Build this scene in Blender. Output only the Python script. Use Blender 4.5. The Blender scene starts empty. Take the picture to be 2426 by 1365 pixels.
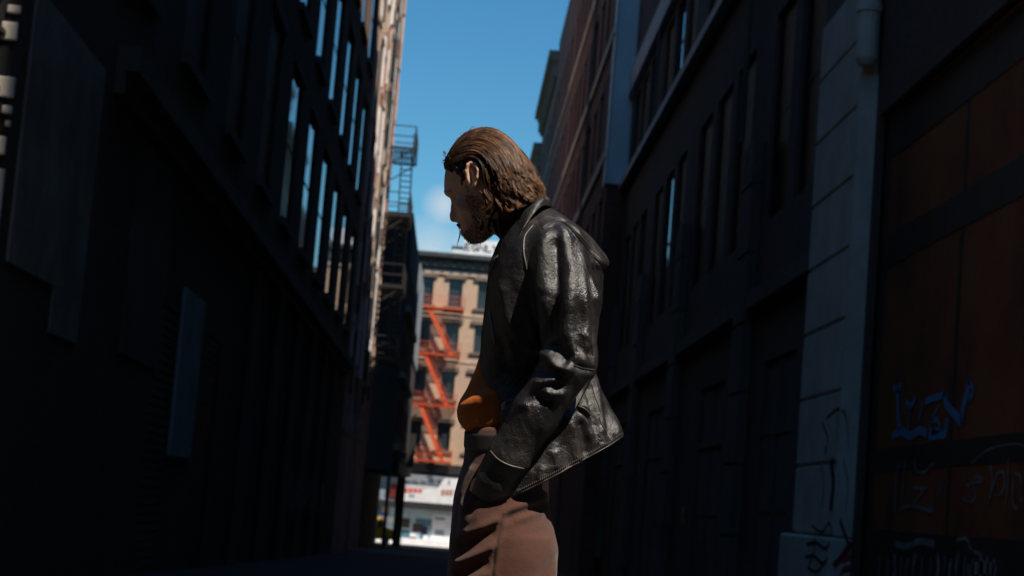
import bpy, math, random
import numpy as np
from mathutils import Vector, Matrix
from mathutils.bvhtree import BVHTree
random.seed(7); RNG = np.random.default_rng(7)
scene = bpy.context.scene
COL = scene.collection
R = math.radians

# ------------------------------------------------------------------ camera
F = 4370.0                                    # focal length in pixels of the 2426 px wide picture
W0, H0 = 2426.0, 1365.0
def nrm(v): v = np.array(v, float); return v/np.linalg.norm(v)
yc = nrm((-151, 503*-1.0, -F))                # alley axis seen from the camera (right, up, back)
zc = np.array((.0802, .9968, -.1175)); zc = nrm(zc - yc*zc.dot(yc))
xc = np.cross(yc, zc)
CAM = np.array((0.0, 0.0, 1.0))
ROT = np.array((xc, yc, zc))                  # world = ROT @ cam
def ray(px, py): return ROT @ np.array(((px-W0/2)/F, -(py-H0/2)/F, -1.0))
def at_x(px, py, X):                          # point of the wall plane x = X seen at a pixel
    d = ray(px, py); t = (X-CAM[0])/d[0]; return CAM + d*t
def at_y(px, py, Y):
    d = ray(px, py); t = (Y-CAM[1])/d[1]; return CAM + d*t

# ------------------------------------------------------------------ materials
def new_mat(name):
    m = bpy.data.materials.new(name); m.use_nodes = True
    nt = m.node_tree; b = nt.nodes['Principled BSDF']
    return m, nt, b
def N(nt, t, **kw):
    n = nt.nodes.new(t)
    for k, v in kw.items(): setattr(n, k, v)
    return n
def link(nt, a, ao, b, bi): nt.links.new(a.outputs[ao], b.inputs[bi])
def c4(c): return (c[0], c[1], c[2], 1.0)
def ramp(nt, stops):
    r = N(nt, 'ShaderNodeValToRGB'); e = r.color_ramp.elements
    while len(e) < len(stops): e.new(0.5)
    for k, (p, c) in enumerate(stops): e[k].position = p; e[k].color = c4(c)
    return r
def mat(name, c1, c2=None, rough=.8, scale=3.0, bump=.2, bscale=40., metal=0., spec=.5, stretch=(1, 1, 1), detail=6, lo=.35, hi=.65, c3=None):
    m, nt, b = new_mat(name)
    tc = N(nt, 'ShaderNodeTexCoord'); mp = N(nt, 'ShaderNodeMapping')
    link(nt, tc, 'Object', mp, 'Vector'); mp.inputs['Scale'].default_value = stretch
    n1 = N(nt, 'ShaderNodeTexNoise'); n1.inputs['Scale'].default_value = scale; n1.inputs['Detail'].default_value = detail
    n1.inputs['Roughness'].default_value = .62
    link(nt, mp, 'Vector', n1, 'Vector')
    c2 = c2 or tuple(x*.6 for x in c1)
    st = [(lo, c2), (hi, c1)]
    if c3: st = [(lo, c2), ((lo+hi)/2, c1), (hi, c3)]
    rp = ramp(nt, st)
    link(nt, n1, 'Fac', rp, 'Fac'); link(nt, rp, 'Color', b, 'Base Color')
    b.inputs['Roughness'].default_value = rough; b.inputs['Metallic'].default_value = metal
    b.inputs['Specular IOR Level'].default_value = spec
    if bump:
        n2 = N(nt, 'ShaderNodeTexNoise'); n2.inputs['Scale'].default_value = bscale; n2.inputs['Detail'].default_value = 5
        link(nt, mp, 'Vector', n2, 'Vector')
        bp = N(nt, 'ShaderNodeBump'); bp.inputs['Strength'].default_value = bump; bp.inputs['Distance'].default_value = .02
        link(nt, n2, 'Fac', bp, 'Height'); link(nt, bp, 'Normal', b, 'Normal')
    return m
def brick(name, c1, c2, mortar, bw=.22, bh=.072, stain=(.02, .016, .012), stain_amt=.55, rough=.9):
    m, nt, b = new_mat(name)
    tc = N(nt, 'ShaderNodeTexCoord'); sp = N(nt, 'ShaderNodeSeparateXYZ'); link(nt, tc, 'Object', sp, 'Vector')
    ad = N(nt, 'ShaderNodeMath', operation='ADD'); link(nt, sp, 'X', ad, 0); link(nt, sp, 'Y', ad, 1)
    cb = N(nt, 'ShaderNodeCombineXYZ'); link(nt, ad, 'Value', cb, 'X'); link(nt, sp, 'Z', cb, 'Y')
    bt = N(nt, 'ShaderNodeTexBrick'); link(nt, cb, 'Vector', bt, 'Vector')
    bt.inputs['Scale'].default_value = 1.0; bt.inputs['Brick Width'].default_value = bw; bt.inputs['Row Height'].default_value = bh
    bt.inputs['Mortar Size'].default_value = .008; bt.inputs['Color1'].default_value = c4(c1); bt.inputs['Color2'].default_value = c4(c2)
    bt.inputs['Mortar'].default_value = c4(mortar)
    ns = N(nt, 'ShaderNodeTexNoise'); ns.inputs['Scale'].default_value = .55; ns.inputs['Detail'].default_value = 9; ns.inputs['Roughness'].default_value = .7
    mp = N(nt, 'ShaderNodeMapping'); mp.inputs['Scale'].default_value = (1, 1, .35); link(nt, tc, 'Object', mp, 'Vector'); link(nt, mp, 'Vector', ns, 'Vector')
    rp = ramp(nt, [(.42, (0, 0, 0)), (.68, (stain_amt,)*3)]); link(nt, ns, 'Fac', rp, 'Fac')
    mx = N(nt, 'ShaderNodeMix', data_type='RGBA'); link(nt, rp, 'Color', mx, 0); link(nt, bt, 'Color', mx, 6); mx.inputs[7].default_value = c4(stain)
    link(nt, mx, 2, b, 'Base Color'); b.inputs['Roughness'].default_value = rough
    bp = N(nt, 'ShaderNodeBump'); bp.inputs['Strength'].default_value = .5; bp.inputs['Distance'].default_value = .01
    link(nt, bt, 'Fac', bp, 'Height'); bp.invert = True; link(nt, bp, 'Normal', b, 'Normal')
    return m
def glass(name, c=(.006, .008, .010), rough=.03, wob=.06):
    m, nt, b = new_mat(name)
    b.inputs['Base Color'].default_value = c4(c); b.inputs['Roughness'].default_value = rough; b.inputs['IOR'].default_value = 1.52
    tc = N(nt, 'ShaderNodeTexCoord'); n2 = N(nt, 'ShaderNodeTexNoise'); n2.inputs['Scale'].default_value = 1.3; n2.inputs['Detail'].default_value = 2
    link(nt, tc, 'Object', n2, 'Vector'); bp = N(nt, 'ShaderNodeBump'); bp.inputs['Strength'].default_value = wob; bp.inputs['Distance'].default_value = .03
    link(nt, n2, 'Fac', bp, 'Height'); link(nt, bp, 'Normal', b, 'Normal')
    return m

M = {}
M['black_iron'] = mat('black_iron', (.012, .013, .016), (.03, .022, .018), rough=.55, scale=5, bump=.1)
M['red_iron'] = mat('red_iron', (.72, .10, .022), (.52, .065, .016), rough=.6, scale=2, bump=.1)
M['asphalt'] = mat('asphalt', (.028, .026, .025), (.017, .016, .016), rough=.9, scale=.8, bump=.5, bscale=60)
M['pavement'] = mat('pavement', (.42, .40, .37), (.30, .29, .27), rough=.9, scale=1.2, bump=.2)
M['kerb'] = mat('kerb', (.30, .30, .29), rough=.9)
M['roof'] = mat('roof', (.05, .05, .05), rough=.95)
M['brick_dark'] = brick('brick_dark', (.16, .10, .068), (.115, .072, .048), (.13, .10, .078), stain=(.06, .045, .034))
M['brick_red'] = brick('brick_red', (.27, .070, .042), (.17, .042, .026), (.16, .10, .08), stain=(.03, .02, .017))
M['brick_red_far'] = brick('brick_red_far', (.20, .075, .055), (.14, .05, .04), (.16, .12, .10))
M['brick_tan'] = brick('brick_tan', (.58, .40, .27), (.47, .31, .20), (.46, .37, .28), stain=(.36, .26, .19), stain_amt=.6)
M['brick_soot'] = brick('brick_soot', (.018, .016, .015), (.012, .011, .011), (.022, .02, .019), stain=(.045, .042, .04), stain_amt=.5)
M['stone_grey'] = mat('stone_grey', (.46, .43, .37), (.33, .31, .27), rough=.85, scale=1.6, bump=.25)
M['stone_pale'] = mat('stone_pale', (.82, .72, .58), (.62, .54, .42), rough=.85, scale=1.6, bump=.25)
M['stone_worn'] = mat('stone_worn', (.42, .38, .31), (.22, .20, .165), rough=.9, scale=.9, bump=.2)
M['stone_bluish'] = mat('stone_bluish', (.24, .29, .33), (.17, .21, .24), rough=.9, scale=1.2)
M['unseen_front_dark'] = mat('unseen_front_dark', (.035, .03, .026), (.022, .019, .017), rough=.8, scale=1.5)  # dark coat added on unseen fronts to cut bounce and reflections
M['panel_grey'] = mat('panel_grey', (.50, .50, .47), (.38, .38, .36), rough=.8, scale=1.3)
M['stone_dark'] = mat('stone_dark', (.17, .135, .10), (.10, .08, .06), rough=.85, scale=1.2, bump=.25)
M['paint_grey'] = mat('paint_grey', (.66, .66, .65), (.52, .53, .53), rough=.6, scale=1.2, bump=.12, stretch=(1, 1, .3))
M['paint_bluegrey'] = mat('paint_bluegrey', (.74, .76, .76), (.62, .65, .66), rough=.6, scale=1.5, bump=.12, stretch=(1, 1, .3))
M['cream'] = mat('cream', (.34, .30, .22), (.20, .17, .12), rough=.85, scale=1.1)
M['cornice_dark'] = mat('cornice_dark', (.045, .055, .055), (.028, .03, .03), rough=.8, scale=2)
M['lintel'] = mat('lintel', (.20, .155, .115), (.12, .095, .075), rough=.9, scale=2)
M['sill_pale'] = mat('sill_pale', (.55, .42, .32), (.42, .31, .23), rough=.9, scale=2)
M['frame_dark'] = mat('frame_dark', (.02, .021, .023), (.012, .012, .013), rough=.6, bump=.05)
M['frame_pale'] = mat('frame_pale', (.30, .31, .31), rough=.6, bump=.05)
M['glass'] = glass('glass', wob=.02)
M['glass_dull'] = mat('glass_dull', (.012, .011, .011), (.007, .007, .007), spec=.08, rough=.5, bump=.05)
M['glass_far'] = glass('glass_far', (.028, .040, .046), .12, .15)
M['gate_orange'] = mat('gate_orange', (.27, .078, .016), (.10, .03, .011), rough=.8, scale=.7, bump=.35, bscale=9, c3=(.34, .13, .026), lo=.3, hi=.75)
M['gate_rail'] = mat('gate_rail', (.07, .045, .03), (.03, .022, .018), rough=.6)
M['spray_blue'] = mat('spray_blue', (.10, .34, .62), (.12, .26, .42), rough=.6, bump=0)
M['spray_white'] = mat('spray_white', (.42, .42, .40), (.20, .20, .19), rough=.7, bump=0, scale=9)
M['spray_red'] = mat('spray_red', (.36, .02, .02), (.22, .015, .015), rough=.6, bump=0)
M['spray_black'] = mat('spray_black', (.012, .012, .012), rough=.6, bump=0)
M['spray_dim'] = mat('spray_dim', (.36, .36, .33), (.12, .12, .11), rough=.7, bump=0, scale=6)
M['star_orange'] = mat('star_orange', (.75, .28, .03), (.6, .2, .02), rough=.6, bump=0)
M['white'] = mat('white', (.80, .80, .80), (.66, .66, .68), rough=.6, scale=1.5, bump=.03)
M['sign_red'] = mat('sign_red', (.62, .10, .07), (.5, .07, .05), rough=.6, bump=0)
M['sign_dark'] = mat('sign_dark', (.04, .015, .03), rough=.6, bump=0)
M['display_blue'] = mat('display_blue', (.50, .60, .66), (.32, .44, .52), rough=.6, scale=1.4, bump=0)
M['poster_teal'] = mat('poster_teal', (.08, .20, .25), (.04, .10, .14), rough=.6, scale=2.5, bump=0)
M['poster_navy'] = mat('poster_navy', (.012, .025, .07), rough=.6, bump=0)
M['poster_grey'] = mat('poster_grey', (.34, .38, .42), (.2, .24, .28), rough=.6, bump=0)
M['taxi'] = mat('taxi', (.80, .38, .015), (.72, .32, .012), rough=.35, bump=0)
M['tyre'] = mat('tyre', (.015, .015, .015), rough=.8)
M['blue_sign'] = mat('blue_sign', (.05, .17, .42), rough=.5, bump=0)
M['salmon_paint'] = mat('salmon_paint', (.42, .22, .17), (.30, .15, .11), rough=.85, scale=.9)

# flaking painted facade that the sun catches
m, nt, b = new_mat('flaking_paint')
tc = N(nt, 'ShaderNodeTexCoord'); mp = N(nt, 'ShaderNodeMapping'); link(nt, tc, 'Object', mp, 'Vector'); mp.inputs['Scale'].default_value = (1, .30, .11)
n1 = N(nt, 'ShaderNodeTexNoise'); n1.inputs['Scale'].default_value = 1.1; n1.inputs['Detail'].default_value = 5; n1.inputs['Roughness'].default_value = .66
link(nt, mp, 'Vector', n1, 'Vector')
rp = ramp(nt, [(.34, (.06, .045, .035)), (.42, (.26, .20, .15)), (.48, (.60, .54, .45)), (.54, (.50, .28, .22)), (.59, (.30, .25, .20)), (.66, (.68, .64, .57))])
link(nt, n1, 'Fac', rp, 'Fac'); link(nt, rp, 'Color', b, 'Base Color'); b.inputs['Roughness'].default_value = .9
n2 = N(nt, 'ShaderNodeTexNoise'); n2.inputs['Scale'].default_value = 6; n2.inputs['Detail'].default_value = 8; link(nt, tc, 'Object', n2, 'Vector')
bp = N(nt, 'ShaderNodeBump'); bp.inputs['Strength'].default_value = .9; bp.inputs['Distance'].default_value = .05
link(nt, n2, 'Fac', bp, 'Height'); link(nt, bp, 'Normal', b, 'Normal'); M['flaking'] = m

# ------------------------------------------------------------------ mesh building
class MB:
    def __init__(s): s.v, s.f, s.m = [], [], []
    def add(s, vs, fs, mi=0):
        b = len(s.v); s.v.extend(tuple(map(float, p)) for p in vs); s.f.extend(tuple(b+i for i in f) for f in fs); s.m.extend([mi]*len(fs)); return s
    def box(s, a, b, mi=0):
        (x0, y0, z0), (x1, y1, z1) = [min(p, q) for p, q in zip(a, b)], [max(p, q) for p, q in zip(a, b)]
        return s.add([(x0, y0, z0), (x1, y0, z0), (x1, y1, z0), (x0, y1, z0), (x0, y0, z1), (x1, y0, z1), (x1, y1, z1), (x0, y1, z1)],
                     [(0, 3, 2, 1), (4, 5, 6, 7), (0, 1, 5, 4), (1, 2, 6, 5), (2, 3, 7, 6), (3, 0, 4, 7)], mi)
    def bar(s, a, b, w, h=None, mi=0, up=(0, 0, 1)):
        h = h or w; a = np.array(a, float); b = np.array(b, float); d = nrm(b-a); u = np.array(up, float)
        if abs(d.dot(u)) > .95: u = np.array((1., 0, 0))
        sx = nrm(np.cross(d, u)); sy = np.cross(sx, d)
        vs = [p + sx*i*w/2 + sy*j*h/2 for p in (a, b) for i, j in ((-1, -1), (1, -1), (1, 1), (-1, 1))]
        return s.add(vs, [(0, 1, 2, 3), (7, 6, 5, 4), (0, 4, 5, 1), (1, 5, 6, 2), (2, 6, 7, 3), (3, 7, 4, 0)], mi)
    def tube(s, pts, rad, n=8, mi=0):
        pts = [np.array(p, float) for p in pts]; k = len(pts)
        rad = [rad]*k if np.isscalar(rad) else rad; vs = []
        for i in range(k):
            d = nrm(pts[min(i+1, k-1)]-pts[max(i-1, 0)]); u = np.array((0, 0, 1.)) if abs(d[2]) < .9 else np.array((1., 0, 0))
            e1 = nrm(np.cross(d, u)); e2 = np.cross(e1, d)
            vs += [pts[i]+rad[i]*(math.cos(t)*e1+math.sin(t)*e2) for t in np.linspace(0, 2*math.pi, n, endpoint=False)]
        fs = [(i*n+j, i*n+(j+1) % n, (i+1)*n+(j+1) % n, (i+1)*n+j) for i in range(k-1) for j in range(n)]
        fs += [tuple(range(n))[::-1], tuple((k-1)*n+j for j in range(n))]
        return s.add(vs, fs, mi)
    def build(s, name, mats, parent=None, smooth=False, bevel=0):
        return mesh_obj(name, s.v, s.f, mats, parent, smooth, s.m, bevel)
def mesh_obj(name, v, f, mats, parent=None, smooth=False, mi=None, bevel=0):
    me = bpy.data.meshes.new(name)
    off = np.array(parent.matrix_world.translation if parent is not None and parent.parent is None else (0, 0, 0), float)
    if parent is not None and parent.parent is not None: off = np.array(parent.parent.location, float) + np.array(parent.location, float)
    elif parent is not None: off = np.array(parent.location, float)
    vv = np.asarray(v, float) - off
    me.from_pydata(vv.tolist(), [], [tuple(map(int, q)) for q in f])
    for mm in (mats if isinstance(mats, (list, tuple)) else [mats]): me.materials.append(mm)
    if mi is not None and len(set(mi)) > 1: me.polygons.foreach_set('material_index', mi)
    if smooth: me.polygons.foreach_set('use_smooth', [True]*len(me.polygons))
    me.update()
    o = bpy.data.objects.new(name, me); COL.objects.link(o)
    if parent is not None: o.parent = parent
    if bevel:
        md = o.modifiers.new('bevel', 'BEVEL'); md.width = bevel; md.segments = 2; md.limit_method = 'ANGLE'
    return o
def tag(o, label=None, cat=None, group=None, kind=None):
    for k, v in (('label', label), ('category', cat), ('group', group), ('kind', kind)):
        if v: o[k] = v
    return o
def thing(name, loc, label, cat, group=None):
    o = bpy.data.objects.new(name, None); o.location = loc; o.empty_display_size = .2; COL.objects.link(o)
    return tag(o, label, cat, group)

# a wall in a vertical plane with real openings: P = origin + s*sdir + z*up, openings recessed by r behind the face
class Facade:
    def __init__(s, origin, sdir, n): s.o, s.d, s.n = np.array(origin, float), np.array(sdir, float), np.array(n, float)
    def p(s, a, z, out=0.0): q = s.o + s.d*a + s.n*out; return (q[0], q[1], z)
    def wall(s, mb, s0, s1, z0, z1, ops, r=.14, mi=0, mr=None):
        mr = mi if mr is None else mr
        ss = sorted({s0, s1, *[v for o in ops for v in (o[0], o[1])]}); zs = sorted({z0, z1, *[v for o in ops for v in (o[2], o[3])]})
        ss = [v for v in ss if s0 <= v <= s1]; zs = [v for v in zs if z0 <= v <= z1]
        flip = np.cross(s.d, (0, 0, 1)).dot(s.n) < 0
        def q(a, b, c, d, k): mb.add([a, b, c, d], [(3, 2, 1, 0) if flip else (0, 1, 2, 3)], k)
        for i in range(len(ss)-1):
            for j in range(len(zs)-1):
                cs, cz = (ss[i]+ss[i+1])/2, (zs[j]+zs[j+1])/2
                if any(o[0] < cs < o[1] and o[2] < cz < o[3] for o in ops): continue
                q(s.p(ss[i], zs[j]), s.p(ss[i+1], zs[j]), s.p(ss[i+1], zs[j+1]), s.p(ss[i], zs[j+1]), mi)
        for a, b, c, d in [o[:4] for o in ops]:
            q(s.p(a, c), s.p(b, c), s.p(b, c, -r), s.p(a, c, -r), mr); q(s.p(a, d, -r), s.p(b, d, -r), s.p(b, d), s.p(a, d), mr)
            q(s.p(a, c, -r), s.p(a, d, -r), s.p(a, d), s.p(a, c), mr); q(s.p(b, c), s.p(b, d), s.p(b, d, -r), s.p(b, c, -r), mr)
    def slab(s, mb, s0, s1, z0, z1, o0, o1, mi=0): return mb.box(s.p(s0, z0, o0), s.p(s1, z1, o1), mi)
WIN = {}
def window(fc, parent, s0, s1, z0, z1, r, fm, gm, style='sash', sill=None, lintel=None):
    """one window: a frame object, its pane a child; both share mesh data with windows of the same size"""
    w, h = s1-s0, z1-z0; key = (round(w, 3), round(h, 3), fm.name, gm.name, style, tuple(fc.d), tuple(fc.n), r, str(sill), str(lintel))
    base = np.array(fc.p(s0, z0, -r)); ploc = np.array(parent.location)
    if key not in WIN:
        f0 = Facade((0, 0, 0), fc.d, fc.n); t = .045 if style == 'thin' else .07; fo = .012 if style == 'thin' else .03; mb = MB()
        f0.slab(mb, 0, t, 0, h, -.04, fo); f0.slab(mb, w-t, w, 0, h, -.04, fo); f0.slab(mb, t, w-t, 0, t, -.04, fo); f0.slab(mb, t, w-t, h-t, h, -.04, fo)
        if style in ('sash', 'thin'): f0.slab(mb, t, w-t, h*.5-.03, h*.5+.03, -.04, fo-.01)
        if style == 'grid':
            for k in (1, 2, 3): f0.slab(mb, t, w-t, h*k/4-.02, h*k/4+.02, -.035, .012)
            f0.slab(mb, w/2-.02, w/2+.02, t, h-t, -.038, .010)
        pb = MB(); f0.slab(pb, t*.5, w-t*.5, t*.5, h-t*.5, -.035, -.012+(.006 if style == 'thin' else 0))
        def mk(m_, name, mm):
            me = bpy.data.meshes.new(name); me.from_pydata(m_.v, [], m_.f); me.materials.append(mm); return me
        WIN[key] = [mk(mb, 'window', fm), mk(pb, 'pane', gm)]
        for nm_, q, za, zb_ in (('sill', sill, -1, -.001), ('lintel', lintel, .001, 1)):
            if q:
                ext, hh, out, mm = q; xb = MB(); base_z = 0 if nm_ == 'sill' else h
                f0.slab(xb, -ext, w+ext, base_z+(-hh if nm_ == 'sill' else .001), base_z+(-.001 if nm_ == 'sill' else hh), r+.002, r+out); WIN[key].append(mk(xb, nm_, M[mm]))
    a, b_ = WIN[key][:2]
    o = bpy.data.objects.new('window', a); COL.objects.link(o); o.parent = parent; o.location = base-ploc
    g = bpy.data.objects.new('pane', b_); COL.objects.link(g); g.parent = o
    for me in WIN[key][2:]:
        g = bpy.data.objects.new(me.name.split('.')[0], me); COL.objects.link(g); g.parent = o
    return o
def ribbon(fc, mb, pts, w, out=.006, mi=0):
    """a sprayed stroke lying on the wall: pts are (s, z)"""
    pts = [np.array(p, float) for p in pts]; k = len(pts); L = []; w = [w]*k if np.isscalar(w) else w
    for i in range(k):
        d = pts[min(i+1, k-1)]-pts[max(i-1, 0)]; d = d/(np.linalg.norm(d)+1e-9); n = np.array((-d[1], d[0]))
        L.append((pts[i]+n*w[i]/2, pts[i]-n*w[i]/2))
    vs = [fc.p(q[0], q[1], out) for pr in L for q in pr]
    mb.add(vs, [(2*i, 2*i+1, 2*i+3, 2*i+2) for i in range(k-1)], mi)
def smooth_line(pts, n=8):
    """Catmull-Rom through the points"""
    p = np.array(pts, float); q = np.vstack((2*p[0]-p[1], p, 2*p[-1]-p[-2])); out = []
    for i in range(1, len(q)-2):
        for t in np.linspace(0, 1, n, endpoint=False):
            out.append(.5*((2*q[i])+(-q[i-1]+q[i+1])*t+(2*q[i-1]-5*q[i]+4*q[i+1]-q[i+2])*t*t+(-q[i-1]+3*q[i]-3*q[i+1]+q[i+2])*t**3))
    out.append(p[-1]); return np.array(out)
def cells(s0, s1, pitch, w, first=None):
    a = s0 + (pitch-w)/2 if first is None else first; out = []
    while a+w < s1-.15: out.append((a, a+w)); a += pitch
    return out
def ground(y): return 0.0 if y < 12 else -0.0214*(y-12)
# ================================================================== GROUND
def strip(name, xs, ys, dz, m):
    mb = MB()
    for i in range(len(xs)-1):
        for j in range(len(ys)-1):
            mb.add([(x, y, ground(y)+dz) for x, y in ((xs[i], ys[j]), (xs[i+1], ys[j]), (xs[i+1], ys[j+1]), (xs[i], ys[j+1]))], [(0, 1, 2, 3)])
    return tag(mb.build(name, m), kind='structure')
strip('ground', (-1500, -200, 200, 1500), (-1500, -200, 12, 60, 158, 400, 2500), -.06, M['asphalt'])
strip('road', (-4, 3.9), (12, 40, 80, 120, 143), -.02, M['asphalt'])
strip('cross_street', (-200, 200), (-6, 12), -.02, M['asphalt'])
strip('far_street', (-200, 200), (143, 153), -.02, M['asphalt'])
def pavement(x0, x1, y0, y1, h=.13):
    mb = MB(); mb.add([(x, y, ground(y)+dz) for dz in (-.1, h) for x, y in ((x0, y0), (x1, y0), (x1, y1), (x0, y1))],
                      [(4, 5, 6, 7), (0, 1, 5, 4), (1, 2, 6, 5), (2, 3, 7, 6), (3, 0, 4, 7)])
    return tag(mb.build('pavement', M['pavement']), kind='structure')
pavement(-200, 200, 153.4, 158)

# ================================================================== BUILDINGS
XL, XR, XR2 = -4.0, 4.5, 3.9
def body(mb, x0, x1, y0, y1, z0, z1, skip, mi=0, roof=1, front=None):
    """the other faces of a building; skip names the side made by a facade"""
    q = {'-x': [(x0, y1), (x0, y0)], '+x': [(x1, y0), (x1, y1)], '-y': [(x0, y0), (x1, y0)], '+y': [(x1, y1), (x0, y1)]}
    for k, ((a, b), (c, d)) in q.items():
        if k not in skip: mb.add([(a, b, z0), (c, d, z0), (c, d, z1), (a, b, z1)], [(0, 1, 2, 3)], front if (k == '-y' and front is not None) else mi)
    mb.add([(x0, y0, z1), (x1, y0, z1), (x1, y1, z1), (x0, y1, z1)], [(0, 1, 2, 3)], roof)

# ---- left, nearest: dark loft building, y 16..66
b = thing('loft_building', (XL-6, 41, 0), 'dark sooty loft building with rows of tall windows mirroring blue sky along the alley', 'building')
fc = Facade((XL, 15.7, 0), (0, 1, 0), (1, 0, 0)); mb = MB(); ops = []
rows = [(6.6, 9.9), (11.2, 14.5), (15.8, 19.1)]
cols = [(c-1.2, c+1.2) for c in [39.5-15.7+4.75*k for k in range(-4, 6)]]
for z0, z1 in rows: ops += [(a, c, z0, z1) for a, c in cols]
doors = [(a+.2, c-.2, -.35-.1*k, 3.3) for k, (a, c) in enumerate(cols) if k in (1, 2, 4, 5, 7, 8)]
fc.wall(mb, 0, 50.3, -2, 20.5, ops+doors, r=.05)
body(mb, XL-40, XL, 15.7, 66, -2, 20.5, ('+x',), front=2)
wall = mb.build('wall', [M['brick_dark'], M['roof'], M['unseen_front_dark']], b)
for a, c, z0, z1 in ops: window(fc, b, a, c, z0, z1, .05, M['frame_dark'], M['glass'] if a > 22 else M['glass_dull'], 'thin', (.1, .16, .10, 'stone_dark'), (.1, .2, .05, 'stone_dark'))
for k, (a, c, z0, z1) in enumerate(doors):
    mb = MB(); fc.slab(mb, a, c, z0, z1, -.06, -.03)
    for j in range(int((z1-z0)/.12)): fc.slab(mb, a+.04, c-.04, z0+.12*j, z0+.12*j+.09, -.03, -.015)
    mb.build('shutter_door', M['gate_rail'] if k % 2 else M['stone_dark'], b)
mb = MB()
fc.slab(mb, 4.1, 50, 5.35, 5.62, .003, .26); fc.slab(mb, 4.1, 50, 5.1, 5.35, .003, .12); mb.build('belt_course', M['stone_dark'], b)
mb = MB(); fc.slab(mb, .3, 3.5, 2.75, 5.2, .003, .03); fc.slab(mb, 2.2, 3.5, 2.3, 2.75, .003, .028); mb.build('stucco_panel', M['stone_worn'], b)  # real stucco, its top edge cut where shade begins
mb = MB(); fc.slab(mb, 6.0, 8.8, 2.4, 5.0, .003, .03); mb.build('stucco_panel', M['stone_dark'], b)
mb = MB(); fc.slab(mb, 10.4, 12.5, 1.3, 3.7, .003, .06); mb.build('metal_panel', M['panel_grey'], b, bevel=.02)
for k in range(6):
    mb = MB(); fc.slab(mb, 18.95+4.75*k, 19.75+4.75*k, -1.2, 5.05, .003, .12); mb.build('pilaster', M['stone_dark'], b, bevel=.02)
# graffiti near the pavement
mb = MB(); rr = random.Random(3)
for k in range(20):
    s_ = 27.5+k*.62; zt = 1.2+rr.uniform(-.15, .3); zb = .45+rr.uniform(-.25, .15)
    ribbon(fc, mb, [(s_, zb), (s_+.15, (zb+zt)/2), (s_+rr.uniform(-.1, .2), zt)], rr.uniform(.10, .26), out=.13)
    if k % 2: ribbon(fc, mb, [(s_, zb+.2), (s_+.3, zb+.33), (s_+.55, zb+.2)], .12, out=.135)
ribbon(fc, mb, [(41.0, .1), (41.2, .7), (41.1, 1.2)], [.35, .5, .9], out=.13)
mb.build('graffiti', M['spray_white'], b)
# street front facing the cross street: pale stone quoins, black panel standing in for shadow
fr = Facade((XL, 15.7, 0), (-1, 0, 0), (0, -1, 0)); mb = MB()
for z0, z1, w0, w1 in ((4.86, 4.93, .02, .14), (4.62, 4.78, .03, .17), (4.12, 4.30, .0, .15), (3.98, 4.05, .0, .09), (3.87, 3.92, .0, .05), (3.62, 3.78, .02, .16), (5.2, 5.4, .03, .17), (2.2, 3.5, .0, .085)):
    mb = MB(); fr.slab(mb, w0, w1, z0, z1, .003, .05); mb.build('quoin', M['stone_pale'], b, bevel=.012)
mb = MB(); fr.slab(mb, .19, 3.5, -.2, 14, .003, .04); fr.slab(mb, .09, .19, -.2, 14, .003, .02); mb.build('shadow_panel', M['spray_black'], b)  # black panel in place of the fire escape's shadow on this front

# iron fire escape on that street front
def fire_escape(name, label, o, sd, n, levels, length, depth, m, rail=.95, stair_dir=1, stair_w=.5, stair_along='s', rungs=11, thin=1.0, bold=1.0):
    """landings with railings on a facade, stairs between them: o + s*sd + out*n"""
    e = thing(name, tuple(o), label, 'fire escape'); fc2 = Facade((o[0], o[1], 0), sd, n)
    for k, z in enumerate(levels):
        mb = MB(); j = 0
        while j*.12 < depth-.04: fc2.slab(mb, 0, length, z-.04, z, .02+j*.12, .08+j*.12); j += 1
        fc2.slab(mb, 0, .06, z-.14, z-.041, 0, depth); fc2.slab(mb, length-.06, length, z-.14, z-.041, 0, depth)
        fc2.slab(mb, .06, length-.06, z-.14, z-.041, depth-.06, depth)
        mb.build('landing', m, e)
        mb = MB()
        for a, q in ((0, length),):
            for zz in (z+rail, z+rail*.5): mb.bar(fc2.p(a, zz, depth-.03), fc2.p(q, zz, depth-.03), .05*thin)
            x = a
            while x <= q+.01: mb.bar(fc2.p(x, z, depth-.03), fc2.p(x, z+rail, depth-.03), .026*thin if abs(x-a) > .05 and abs(x-q) > .05 else .05); x += length/ max(1, round(length/.2))
        for s_ in (.025, length-.025):
            for zz in (z+rail, z+rail*.5): mb.bar(fc2.p(s_, zz, 0), fc2.p(s_, zz, depth-.06), .045*thin)
        mb.build('railing', m, e)
    for k in range(len(levels)-1):
        zl, zh = levels[k+1], levels[k]; mb = MB()
        if stair_along == 's':
            s0, s1 = (length*.80, length*.22) if stair_dir > 0 else (length*.22, length*.80)
            a0, a1 = depth*.45, depth*.45+stair_w
            for q in (a0, a1): mb.bar(fc2.p(s0, zl, q), fc2.p(s1, zh, q), .05*bold, .20*bold)
            for t in np.linspace(.04, .97, rungs): mb.bar(fc2.p(s0+(s1-s0)*t, zl+(zh-zl)*t, a0), fc2.p(s0+(s1-s0)*t, zl+(zh-zl)*t, a1), .16, .03)
            mb.bar(fc2.p(s0, zl+.8, a1), fc2.p(s1, zh+.8, a1), .04)
        mb.build('stair', m, e)
    mb = MB()
    for z in levels:
        for s_ in (.1, length-.1): mb.bar(fc2.p(s_, z-.9, 0), fc2.p(s_, z-.12, depth-.1), .05)
    mb.build('bracket', m, e)
    return e
fire_escape('fire_escape', 'black iron fire escape catching sun on the corner street front at far left edge', (XL-.12, 15.7, 4.2), (-1, 0, 0), (0, -1, 0), [9.2, 6.6, 4.2], 3.6, 1.1, M['black_iron'])

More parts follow.
